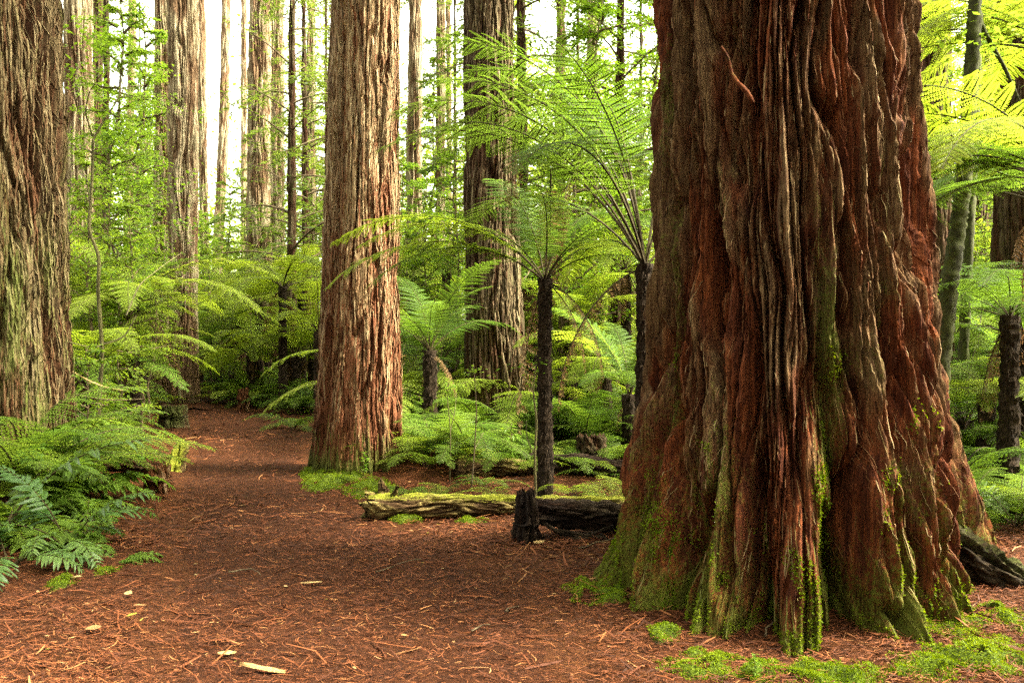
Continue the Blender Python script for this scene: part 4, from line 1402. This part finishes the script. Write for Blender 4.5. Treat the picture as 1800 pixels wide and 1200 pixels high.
# low ground cover of small leaves under the ferns
mb = MB()
n = 42000
d = 9 * (30 / 9) ** r.uniform(0, 1, n)
t = r.uniform(-.68, .68, n)
x, y = d * t, d
dens = N_[4](x * .6, y * .6)
a_, b_ = path_ab(y)
okk = ((x < a_ - .35) | (x > b_ + .5) | (y > 19)) & (dens > -.05 + .2 * (y < 11))
okk &= ~((np.abs(x - PX(628, 9.4)) < 1.0) & (y < 10.6))
x, y = x[okk], y[okk]
n = len(x)
a = r.uniform(0, 6.28, n)
ll = r.uniform(.03, .10, n)
dd = np.stack([np.cos(a), np.sin(a), r.uniform(-.1, .7, n)], -1) * ll[:, None]
sv = np.stack([-np.sin(a), np.cos(a), r.normal(0, .3, n)], -1) * (ll * .3)[:, None]
mb.kites(np.stack([x, y, hgt(x, y) + r.uniform(0, .22, n) ** 1.3], -1), dd, sv, np.zeros((n, 3)), 0)
o = ob('ground_cover', mb.build('ground_cover', [M['shrub']]))
tag(o, 'low leafy ground cover beneath the ferns', 'ground cover', kind='stuff')

# ------------------------------------------------------------------ moss cushions on the ground
mb = MB()
under = MB()
patches = [(590, 850, 60, 17), (650, 862, 45, 14), (553, 838, 22, 12), (1050, 1055, 55, 26), (1250, 1172, 90, 30), (1370, 1185, 90, 24), (1480, 1195, 90, 30), (1660, 1120, 60, 40), (1720, 1175, 110, 36),
           (1640, 1190, 80, 26), (1770, 1120, 40, 30), (105, 1040, 26, 12), (185, 1015, 22, 9), (715, 985 - 70, 30, 7), (830, 920, 30, 6), (250, 705, 30, 6), (1170, 1120, 30, 16)]
rm = np.random.default_rng(21)
for (px, py, hw, hh) in patches:
    Y = GY(py)
    x0 = PX(px, Y)
    rx = hw / F * Y
    ry = max(.10, hh / F * Y * Y / EYE * .9)
    ry = min(ry, .55)
    # the cushion itself
    nr, na = 14, 40
    qq, aa = np.meshgrid(np.linspace(.02, 1.06, nr), np.linspace(0, 2 * np.pi, na, endpoint=False), indexing='ij')
    eg = 1 + .35 * N_[5](np.cos(aa) * 2 + px, np.sin(aa) * 2)
    mx_, my_ = x0 + rx * qq * np.cos(aa) * eg, Y + ry * qq * np.sin(aa) * eg
    mz_ = surf(mx_, my_)[0] + np.maximum(.035 * (1 - qq ** 2) + .035 * N_[6](mx_ * 9, my_ * 9), -.01) - .004 - .03 * np.clip((qq - .8) / .26, 0, 1) - .05 * (N_[7](mx_ * 6, my_ * 6) < -.3)
    ii = np.arange(nr - 1)[:, None] * na
    jj = np.arange(na)[None, :]
    j2 = (jj + 1) % na
    mb.add(np.stack([mx_, my_, mz_], -1), np.stack([ii + jj, ii + na + jj, ii + na + j2, ii + j2], -1).reshape(-1, 4), 1)
    n = int(np.clip((60000 if Y < 6 else 26000) * rx * ry, 600, 16000))
    q = np.sqrt(rm.uniform(0, 1, n))
    an = rm.uniform(0, 6.28, n)
    edge = 1 + .35 * N_[5](np.cos(an) * 2 + px, np.sin(an) * 2)
    x = x0 + rx * q * np.cos(an) * edge
    y = Y + ry * q * np.sin(an) * edge
    bump = .035 * (1 - q ** 2) + .035 * N_[6](x * 9, y * 9)
    z = surf(x, y)[0] + np.maximum(bump, 0)
    kx = N_[7](x * 6, y * 6) > -.5
    x, y, z = x[kx], y[kx], z[kx]
    n = len(x)
    dv = unit(np.stack([rm.normal(0, .7, n), rm.normal(0, .7, n), rm.uniform(.2, 1.0, n)], -1)) * (rm.uniform(.007, .018, n) * (1 if Y < 6 else 1.4))[:, None]
    sv = unit(np.cross(dv, rm.normal(0, 1, (n, 3)))) * rm.uniform(.002, .005, n)[:, None]
    mb.kites(np.stack([x, y, z], -1), dv, sv, np.zeros((n, 3)), 0)
o = ob('moss', mb.build('moss', [M['moss'], M['moss_mat']]))
tag(o, 'bright green moss cushions around the feet of the redwoods', 'moss', kind='stuff')

# ------------------------------------------------------------------ logs and stumps
def log_bm(pts, rad, m_attr_moss, mk, seed, nth=90, nl=180, k=.25, hollow=.0):
    """log along a polyline, bark furrowed along its length, moss on its upper side"""
    pts = np.asarray(pts, float)
    t = np.linspace(0, 1, nl)
    kn = np.linspace(0, 1, len(pts))
    C = np.stack([np.interp(t, kn, pts[:, c]) for c in range(3)], -1)
    for _ in range(6):
        C[1:-1] = (C[:-2] + 2 * C[1:-1] + C[2:]) / 4
    rr = np.interp(t, np.linspace(0, 1, len(rad)), rad)
    T = unit(np.gradient(C, axis=0))
    A = unit(np.cross(T, [0, 0, 1]))
    B = np.cross(A, T)
    th = np.linspace(0, 2 * np.pi, nth, endpoint=False)
    TH, TT = np.meshgrid(th, t)
    L = np.linalg.norm(np.diff(C, axis=0), axis=1).sum()
    d, ridge = bark_disp(TH / (2 * np.pi), TT * L, float(np.mean(rr)), k, seed, .12, .5)
    ra = rr[:, None] + d + .10 * rr[:, None] * N_[5](np.cos(TH) * 1.3 + seed, TT * L * 2.5) 
    V = C[:, None, :] + ra[..., None] * (np.cos(TH)[..., None] * A[:, None, :] + np.sin(TH)[..., None] * B[:, None, :])
    # ragged broken ends with a dished face
    V = V.reshape(nl, nth, 3)
    jag = np.random.default_rng(seed).normal(0, .012, nth)
    V[0] += T[0] * jag[:, None] * 2
    V[-1] += T[-1] * jag[:, None] * 2
    i = np.arange(nl - 1)[:, None] * nth
    j = np.arange(nth)[None, :]
    kk = (j + 1) % nth
    Q = [np.stack([i + j, i + kk, i + nth + kk, i + nth + j], -1).reshape(-1, 4)]
    Vs = [V.reshape(-1, 3)]
    mo = [m_attr_moss(np.sin(TH), TT).ravel()]
    ri = [ridge.ravel()]
    off = nl * nth
    tri = []
    jj = np.arange(nth)
    for e, row, sg in ((0, 0, 1), (1, nl - 1, -1)):
        ring = C[row] + (V[row] - C[row]) * .55 + T[row] * sg * .03
        ctr = C[row] + T[row] * sg * .045
        Vs.append(np.concatenate([ring, [ctr]]))
        mo.append(np.zeros(nth + 1))
        ri.append(np.full(nth + 1, .1))
        o0 = row * nth
        Q.append(np.stack([o0 + jj, o0 + (jj + 1) % nth, off + (jj + 1) % nth, off + jj], -1))
        tri.append(np.stack([off + jj, off + (jj + 1) % nth, np.full(nth, off + nth)], -1))
        off += nth + 1
    return np.concatenate(Vs), np.concatenate(Q), np.concatenate(tri), np.concatenate(ri), np.concatenate(mo)


def log_mesh(name, *a, mat_=None, **kw):
    V, Q, T, ri, mo = log_bm(*a, **kw)
    return mesh_np(name, V, Q, [mat_], smooth=True, T=T, vattr={'ridge': ri, 'moss': mo})


M['log'] = bark_mat('mossy_log_wood', (.060, .030, .012), (.14, .085, .035), (.42, .32, .11), (.22, .24, .018), 45, 1.0, .6, True)
M['log_dark'] = bark_mat('rotten_log_wood', (.016, .008, .005), (.045, .020, .010), (.060, .040, .022), (.05, .06, .01), 45, .8, .9, True)
M['stub_dark'] = bark_mat('rotten_stub_wood', (.016, .008, .005), (.050, .022, .011), (.060, .038, .022), (.05, .06, .01), 45, .8, .9)
M['log_red'] = bark_mat('red_log_wood', (.09, .03, .014), (.16, .06, .028), (.14, .09, .05), (.07, .09, .01), 45, .8, .8, True)


def up_moss(k=.75, lo=-.1):
    return lambda s, t: lo + k * np.clip(s, -.4, 1)


def gpt(px, py, dz=0):
    Y = GY(py)
    x = PX(px, Y)
    return (x, Y, H(x, Y) + dz)


# mossy log with a broken root end
t = thing('fallen_log', 'long mossy fallen log with broken root end lying beside the path', 'log', gpt(860, 912))
bx, by, bz = t.location
pts = [(PX(652, 7.25) - bx, 7.25 - by, .105), (PX(760, 7.3) - bx, 7.3 - by, .095), (PX(900, 7.35) - bx, 7.35 - by, .085), (PX(1000, 7.4) - bx, 7.4 - by, .085), (PX(1105, 7.4) - bx, 7.4 - by, .08)]
ob('log_body', log_mesh('log_body', pts, (.115, .095, .080, .070, .065, .06), up_moss(.80, .0), 'log', 5, 90, 260, .28, mat_=M['log']), t)
for k, (a, b, r0) in enumerate((((652, 893), (636, 884), .05), ((655, 880), (642, 868), .045), ((672, 870), (668, 848), .05), ((650, 903), (640, 908), .05), ((690, 868), (697, 856), .025), ((668, 893), (648, 896), .09))):
    q0 = (PX(a[0], 7.3) - bx, 7.3 - by + .04 * (k % 3 - 1), PZ(a[1], 7.3) - bz)
    q1 = (PX(b[0], 7.28) - bx, 7.26 - by + .07 * (k % 3 - 1), PZ(b[1], 7.28) - bz)
    mid = ((q0[0] + q1[0]) / 2 + .01, (q0[1] + q1[1]) / 2, (q0[2] + q1[2]) / 2)
    ob('root_stub', log_mesh('root_stub', [q0, mid, q1], (r0, r0 * .8, r0 * .35), up_moss(.4, .15), 'log', 9 + k, 24, 24, .25, mat_=M['log']), t)

# dark rotten log with upright broken stub
t = thing('fallen_log', 'dark rotten log with upright broken stub in front of the mossy log', 'log', gpt(990, 955))
bx, by, bz = t.location
Yd = 6.35
ob('stub', log_mesh('stub', [(PX(925, Yd) - bx, Yd - by, -.06), (PX(927, Yd) - bx, Yd - by, .12), (PX(922, Yd) - bx, Yd - by + .01, .335)], (.105, .092, .078, .06), up_moss(.0, -.3), 'd', 15, 70, 90, .45, mat_=M['stub_dark']), t)
ob('log_body', log_mesh('log_body', [(PX(930, Yd) - bx, Yd + .06 - by, .20), (PX(1000, Yd) - bx, Yd + .1 - by, .17), (PX(1070, Yd) - bx, Yd + .14 - by, .14), (PX(1120, Yd) - bx, Yd + .16 - by, .12)], (.08, .10, .095, .085), up_moss(.05, -.25), 'd', 16, 70, 160, .45, mat_=M['log_dark']), t)
for k, (a, b, r0) in enumerate((((940, 905), (990, 940), .016), ((985, 935), (1065, 945), .02), ((950, 950), (1050, 958), .024), ((960, 962), (1075, 925), .012))):
    q0 = (PX(a[0], Yd) - bx, Yd - by + .02, PZ(a[1], Yd) - bz)
    q1 = (PX(b[0], Yd) - bx, Yd - by - .02, max(.01, PZ(b[1], Yd) - bz))
    mid = ((q0[0] + q1[0]) / 2, (q0[1] + q1[1]) / 2, (q0[2] + q1[2]) / 2 - .015)
    ob('broken_branch', log_mesh('broken_branch', [q0, mid, q1], (r0, r0, r0 * .7), up_moss(.0, -.2), 'd', 20 + k, 16, 24, .12, mat_=M['log_dark']), t)


def lone_log(label, a, b, Y, r0, mossk, seed, mk='log', zc=.8):
    x0, x1 = PX(a, Y[0]), PX(b, Y[1])
    xm, ym = (x0 + x1) / 2, (Y[0] + Y[1]) / 2
    o = ob('fallen_log', log_mesh('fallen_log', [(x0 - xm, Y[0] - ym, r0 * zc), (0, .03, r0 * zc + .02), (x1 - xm, Y[1] - ym, r0 * zc)], (r0, r0 * .95, r0 * .85), up_moss(mossk, .0), 'x', seed, 60, 120, .28, mat_=M[mk]),
           None, (xm, ym, H(xm, ym)))
    return tag(o, label, 'log')


lone_log('second mossy log lying farther back behind the long mossy log', 800, 935, (9.1, 9.3), .095, .45, 31)
lone_log('dark log in the shade behind the tall tree fern', 930, 1110, (9.3, 9.0), .10, .2, 32, 'log_dark')
x_, y_, z_ = gpt(303, 838)
o = ob('fallen_log', log_mesh('fallen_log', [(0, 0, -.08), (.01, .10, .12), (.03, .22, .27)], (.10, .085, .06), up_moss(.35, .42), 'q', 33, 50, 60, .45, mat_=M['log']), None, (x_, y_, z_))
tag(o, 'short leaning log end covered in bright moss at the left verge of the path', 'log')
lone_log('red-brown log lying left of the cut stump', 180, 268, (8.9, 8.7), .07, .1, 34, 'log_red')
lone_log('dark fallen log in the shade right of the giant', 1690, 1850, (7.6, 7.1), .12, .2, 35, 'log_dark')


def stump(label, px, py, r0, h, mk, mossk, seed):
    x, y, z = gpt(px, py)
    y += r0 * .8
    o = ob('tree_stump', log_mesh('tree_stump', [(0, 0, -.08), (.005, 0, h * .5), (.0, .01, h)], (r0 * 1.2, r0, r0 * .95), lambda s, t: mossk[0] + mossk[1] * t, 's', seed, 90, 80, .4, mat_=M[mk]), None, (x, y, z))
    return tag(o, label, 'stump')


stump('short square cut stump of red wood at the left verge', 270, 873, .115, .22, 'bark', (-.1, .1), 41)
stump('dark mossy stump on the left before the path bends', 296, 752, .21, .33, 'bark_dark', (.35, .3), 42)
stump('low broken stump at the right verge by the path bend', 425, 722, .10, .40, 'bark', (0, .1), 43)
stump('dark shaded stump behind the second mossy log', 1040, 830, .16, .35, 'bark_dark', (.1, .2), 44)


q = [np.array(v) - np.array([GX, GYc, 0]) for v in ((2.4, 5.2, .42), (2.75, 5.05, .20), (3.0, 4.95, .08), (3.3, 4.85, .03), (3.7, 4.7, .0), (4.2, 4.6, -.1))]
ob('root', log_mesh('root', q, (.13, .11, .085, .07, .06, .05), up_moss(.45, .05), 'r', 61, 70, 120, .5, mat_=M['log_dark']), giant)

# ------------------------------------------------------------------ thin stems and twigs
def stem_thing(name, label, cat, lines, mk, group=None, leaves=None, seed=0):
    """lines: list of (pixel polyline, Y, radius start, radius end)"""
    p0, Y0 = lines[0][0][0], lines[0][1]
    x0 = PX(p0[0], Y0)
    z0 = H(x0, Y0)
    t = thing(name, label, cat, (x0, Y0, z0), 0, group)
    rg_ = np.random.default_rng(seed)
    for k, (pl, Y, ra, rb) in enumerate(lines):
        pl = np.array(pl, float)
        n = (14 if mk == 'stem_moss' else 6) * len(pl)
        tt = np.linspace(0, 1, n)
        kn = np.linspace(0, 1, len(pl))
        xx, yy_ = np.interp(tt, kn, pl[:, 0]), np.interp(tt, kn, pl[:, 1])
        for _ in range(3):
            xx[1:-1] = (xx[:-2] + 2 * xx[1:-1] + xx[2:]) / 4
            yy_[1:-1] = (yy_[:-2] + 2 * yy_[1:-1] + yy_[2:]) / 4
        dep = Y + .25 * k * np.sin(k * 2.3) * tt
        P3 = np.stack([PX(xx, dep) - x0, dep - Y0, PZ(yy_, dep) - z0], -1)
        if k == 0:
            P3[0, 2] = -.05
        mb = MB()
        mb.tube(P3, np.linspace(ra, rb, n), 12, 0, .20 if mk == 'stem_moss' else .08, k)
        ob('stem' if k == 0 else 'branch', mb.build('stem' if k == 0 else 'branch', [M[mk]], True), t)
    if leaves:
        mb = MB()
        for (px, py, rad, n, ls) in leaves:
            c = np.array([PX(px, Y0) - x0, 0, PZ(py, Y0) - z0]) + rg_.normal(0, 1, (n, 3)) * rad * np.array([1, 1, .45])
            a = rg_.uniform(0, 6.28, n)
            ll = ls * rg_.uniform(.6, 1.2, n)
            dd = np.stack([np.cos(a), np.sin(a), rg_.normal(-.2, .25, n)], -1) * ll[:, None]
            sv = unit(np.stack([-np.sin(a), np.cos(a), rg_.normal(0, .4, n)], -1)) * (ll * .3)[:, None]
            mb.kites(c, dd, sv, np.zeros((n, 3)), 0, wide=.45)
        ob('foliage', mb.build('foliage', [M['fresh']]), t)
    return t


stem_thing('sapling', 'crooked yellowish sapling with dark forked top beside the left edge redwood', 'sapling', [
    ([(168, 830), (172, 720), (180, 620), (176, 560), (173, 510), (176, 450), (157, 405), (164, 330), (167, 245)], 9.6, .024, .014),
    ([(167, 245), (195, 200), (222, 160), (214, 130)], 9.6, .013, .004),
    ([(167, 245), (153, 200), (160, 165), (185, 130)], 9.6, .009, .003),
    ([(165, 330), (150, 310), (140, 300)], 9.6, .006, .002),
    ([(180, 605), (200, 600), (220, 590), (240, 555)], 9.6, .012, .005),
    ([(180, 605), (165, 612), (135, 605), (118, 600)], 9.6, .009, .004),
    ([(222, 555), (245, 500), (290, 465), (320, 445)], 9.9, .010, .003)], 'stem_green', None,
    [(150, 130, .16, 130, .07), (175, 70, .2, 170, .07), (205, 215, .18, 120, .06), (160, 250, .16, 90, .06), (230, 190, .12, 80, .06), (300, 330, .25, 150, .06), (330, 400, .25, 170, .06), (260, 480, .25, 120, .06)], 3)
stem_thing('sapling', 'thin brown stem standing left of the young plant behind the log', 'sapling', [
    ([(790, 845), (792, 760), (786, 700), (789, 672)], 8.9, .007, .003), ([(791, 760), (800, 720), (802, 690)], 8.9, .005, .002)], 'stem_green', None, [(795, 680, .06, 40, .05)], 4)
stem_thing('sapling', 'thin straight stem rising from the middle of the mossy log', 'sapling', [
    ([(828, 862), (834, 790), (838, 720), (832, 640)], 8.4, .008, .004), ([(834, 790), (850, 760)], 8.4, .004, .002)], 'twig', None, [(838, 650, .08, 40, .05)], 5)
stem_thing('sapling', 'mossy green stem close left of the tall tree fern trunk', 'sapling', [
    ([(942, 882), (940, 800), (944, 740), (937, 690), (941, 640)], 7.9, .013, .006), ([(940, 800), (926, 770), (925, 740)], 7.9, .007, .003)], 'stem_green', None, [(930, 640, .10, 50, .05)], 6)
stem_thing('tree', 'slim mossy trunk curving up right of the giant', 'tree', [
    ([(1650, 790), (1655, 640), (1668, 500), (1682, 400), (1692, 320), (1700, 180), (1706, 60), (1712, -60)], 7.6, .075, .055),
    ([(1703, 10), (1725, 60), (1760, 120), (1792, 190)], 7.6, .025, .010),
    ([(1690, 330), (1672, 250), (1662, 210)], 7.6, .02, .008)], 'stem_moss', None, [(1740, 60, .25, 200, .07)], 7)
stem_thing('tree', 'thin dark trunk at the top right corner', 'tree', [
    ([(1690, 760), (1698, 500), (1706, 300), (1712, 150), (1716, -80)], 10.5, .06, .045)], 'stem_moss', None, [(1720, 120, .25, 120, .06)], 8)
for k, (a, b, Y, lab) in enumerate((((122, 650), (205, 688), 8.8, 'pale bare twig sticking out right of the left edge redwood, upper one'),
                                    ((120, 690), (240, 703), 8.9, 'pale bare twig leaning low under the leaning tree fern'),
                                    ((124, 722), (190, 770), 8.7, 'lowest pale bare twig beside the left edge redwood'))):
    x0, z0 = PX(a[0], Y), PZ(a[1], Y)
    n = 14
    t = np.linspace(0, 1, n)
    P3 = np.stack([(PX(b[0], Y) - x0) * t, .15 * t, (PZ(b[1], Y) - z0) * t - .04 * np.sin(t * np.pi)], -1)
    mb = MB()
    mb.tube(P3, np.linspace(.010, .004, n), 6, 0, .1, k)
    o = ob('twig', mb.build('twig', [M['wood_pale'] if k < 1 else M['twig']], True), None, (x0, Y, z0))
    tag(o, lab, 'twig')


# ------------------------------------------------------------------ small things on the ground
def leaf_curl(name, L, W, m_, seed, curl=.3):
    r_ = np.random.default_rng(seed)
    prof = [(0, .08), (.15, .6), (.4, 1), (.65, .85), (.85, .45), (1, .03)]
    A, B, C = [], [], []
    for t, w in prof:
        z = .004 + curl * L * .35 * (t - .5) ** 2 + r_.uniform(0, .004)
        jx = r_.uniform(.8, 1.2)
        A.append((t * L - L / 2, W * w * jx, z + W * w * curl))
        B.append((t * L - L / 2, 0, z))
        C.append((t * L - L / 2, -W * w * jx, z + W * w * curl * r_.uniform(.3, 1.2)))
    k = len(prof)
    Qq = []
    for i in range(k - 1):
        Qq += [[i, i + 1, k + i + 1, k + i], [k + i, k + i + 1, 2 * k + i + 1, 2 * k + i]]
    return mesh_np(name, np.array(A + B + C), Qq, [m_], smooth=True)


LF = [leaf_curl('fallen_leaf', .085, .022, M['leaf_dry'], 1), leaf_curl('fallen_leaf', .065, .024, M['leaf_dry'], 2, .5), leaf_curl('fallen_leaf', .075, .018, M['leaf_yellow'], 3, .2)]


def small(me, name, label, cat, px, py, rz, sc=1.0, group=None, dz=.018):
    x, y, z = gpt(px, py)
    z = float(surf(np.array([x]), np.array([y]))[0][0]) + dz
    o = ob(name, me, None, (x, y, z))
    o.rotation_euler = (rnd.uniform(-.25, .25), rnd.uniform(-.25, .25), rz)
    o.scale = (sc, sc, sc)
    return tag(o, label, cat, group)


small(LF[0], 'fallen_leaf', 'large cream dead leaf lying left of the path near the bottom corner', 'leaf', 160, 1124, .1, 1.0)
small(LF[1], 'fallen_leaf', 'curled cream leaf next to the glossy fern clump', 'leaf', 130, 1036, .2, 1.1)
small(LF[2], 'fallen_leaf', 'yellow curled leaf on the litter above the large cream leaf', 'leaf', 228, 1102, 1.2, .9)
small(LF[0], 'fallen_leaf', 'pale leaf with turned-up edge at the left verge', 'leaf', 242, 1080, .4, .8)
small(LF[1], 'fallen_leaf', 'crumpled tan leaf right of the curled cream leaf', 'leaf', 222, 1063, -.4, .9)
for k in range(46):
    if k < 22:
        px, py = rnd.uniform(20, 420), rnd.uniform(930, 1190)
    elif k < 32:
        px, py = rnd.uniform(650, 830), rnd.uniform(908, 950)
    else:
        px, py = rnd.uniform(400, 1050), rnd.uniform(930, 1190)
    small(LF[k % 3], 'fallen_leaf', 'small pale dead leaf scattered on the needle litter', 'leaf', px, py, rnd.uniform(0, 6.28), rnd.uniform(.22, .5), 'small dead leaves on the ground', .016)


def chip(L, W, T_, seed):
    r_ = np.random.default_rng(seed)
    n = 9
    V_, Q_ = [], []
    for i in range(n):
        t = i / (n - 1)
        w = W * (1 - abs(2 * t - 1) ** 2.5) * r_.uniform(.75, 1.1) + .002
        x = t * L - L / 2
        for (yy_, zz_) in ((-w, 0), (w, r_.uniform(0, .004)), (w * .8, T_ * r_.uniform(.6, 1)), (-w * .8, T_ * r_.uniform(.6, 1))):
            V_.append((x, yy_, zz_))
    for i in range(n - 1):
        for j in range(4):
            Q_.append([i * 4 + j, i * 4 + (j + 1) % 4, i * 4 + 4 + (j + 1) % 4, i * 4 + 4 + j])
    Q_ += [[0, 3, 2, 1], [n * 4 - 4, n * 4 - 3, n * 4 - 2, n * 4 - 1]]
    return mesh_np('wood_chip', np.array(V_), Q_, [M['wood_pale']])


small(chip(.21, .018, .014, 1), 'wood_chip', 'long splinter of yellow wood at the bottom edge of the path', 'wood chip', 458, 1192, .05)
small(chip(.10, .012, .010, 2), 'wood_chip', 'small splinter of pale wood left of the long yellow splinter', 'wood chip', 395, 1160, .8)
small(chip(.13, .009, .008, 3), 'wood_chip', 'thin pale splinter on the path at lower centre', 'wood chip', 545, 1034, .1)
small(chip(.08, .02, .012, 4), 'wood_chip', 'pale wood fragment in front of the dark rotten log', 'wood chip', 948, 968, .3)
small(chip(.09, .03, .02, 5), 'wood_chip', 'pale broken wood piece left of the cut stump', 'wood chip', 180, 850, .3, 1.4)
# a few bent twigs on the path and at the giant's foot
for k, (px, py, L, rz, lab) in enumerate(((1375, 1120, .30, .6, 'thin brown twig leaning in front of the giant'), (1080, 985, .5, .1, 'long bent twig on the litter left of the giant'),
                                          (845, 1110, .10, .2, 'short thick twig on the path at lower centre'), (700, 1010, .3, .3, 'thin pale twig crossing the path'),
                                          (430, 1020, .22, -.2, 'curved thin twig on the dark part of the path'), (905, 1080, .25, 1.2, 'pale hooked twig left of the giant'))):
    n = 12
    t = np.linspace(-.5, .5, n)
    P3 = np.stack([t * L, .18 * L * np.cos(t * 4) + .02 * L * np.sin(t * 20), .008 + .03 * L * (1 + np.sin(t * 5))], -1)
    mb = MB()
    mb.tube(P3, np.linspace(.0055, .0025, n), 6, 0, .15, k)
    small(mb.build('twig', [M['twig']], True), 'twig', lab, 'twig', px, py, rz)

# ------------------------------------------------------------------ light
SUN_EL, SUN_AZ = 50.0, 100.0      # azimuth: degrees from +Y (away from the camera) towards +X
w = bpy.data.worlds.new('World')
SC.world = w
w.use_nodes = True
nt = w.node_tree
nt.nodes.clear()
sky = nt.nodes.new('ShaderNodeTexSky')
sky.sky_type = 'NISHITA'
sky.sun_disc = False
sky.sun_elevation = R(SUN_EL)
sky.sun_rotation = R(SUN_AZ)
sky.air_density = 1.0
sky.dust_density = 4.0
bw_ = nt.nodes.new('ShaderNodeRGBToBW')
nt.links.new(sky.outputs[0], bw_.inputs[0])
tint = nt.nodes.new('ShaderNodeMix')
tint.data_type = 'RGBA'
tint.blend_type = 'MULTIPLY'
tint.inputs[0].default_value = 1
nt.links.new(bw_.outputs[0], tint.inputs[6])
tint.inputs[7].default_value = (1.04, 1.0, .78, 1)
mx = nt.nodes.new('ShaderNodeMix')
mx.data_type = 'RGBA'
mx.inputs[0].default_value = .88       # cloud cover
nt.links.new(sky.outputs[0], mx.inputs[6])
nt.links.new(tint.outputs[2], mx.inputs[7])
bg = nt.nodes.new('ShaderNodeBackground')
bg.inputs[1].default_value = .10
nt.links.new(mx.outputs[2], bg.inputs[0])
wo = nt.nodes.new('ShaderNodeOutputWorld')
nt.links.new(bg.outputs[0], wo.inputs[0])

sd = bpy.data.lights.new('sun', 'SUN')
sd.energy = 1.25
sd.angle = R(18)
sd.color = (1.0, .94, .74)
so = bpy.data.objects.new('sun', sd)
COL.objects.link(so)
dirv = Vector((math.sin(R(SUN_AZ)) * math.cos(R(SUN_EL)), math.cos(R(SUN_AZ)) * math.cos(R(SUN_EL)), math.sin(R(SUN_EL))))
so.rotation_euler = dirv.to_track_quat('Z', 'Y').to_euler()
so.location = dirv * 40

vs = SC.view_settings
vs.view_transform = 'Standard'
vs.look = 'None'
vs.gamma = 1
vs.use_curve_mapping = False
vs.exposure = 4.5

cy = SC.cycles
cy.max_bounces = 6
cy.diffuse_bounces = 2
cy.glossy_bounces = 2
cy.transmission_bounces = 4
cy.volume_bounces = 0
cy.transparent_max_bounces = 4
cy.caustics_reflective = False
cy.caustics_refractive = False
cy.use_adaptive_sampling = True
cy.adaptive_threshold = .006
cy.use_denoising = False
cy.sample_clamp_indirect = .25
cy.sample_clamp_direct = 2.0
SC.render.engine = 'CYCLES'
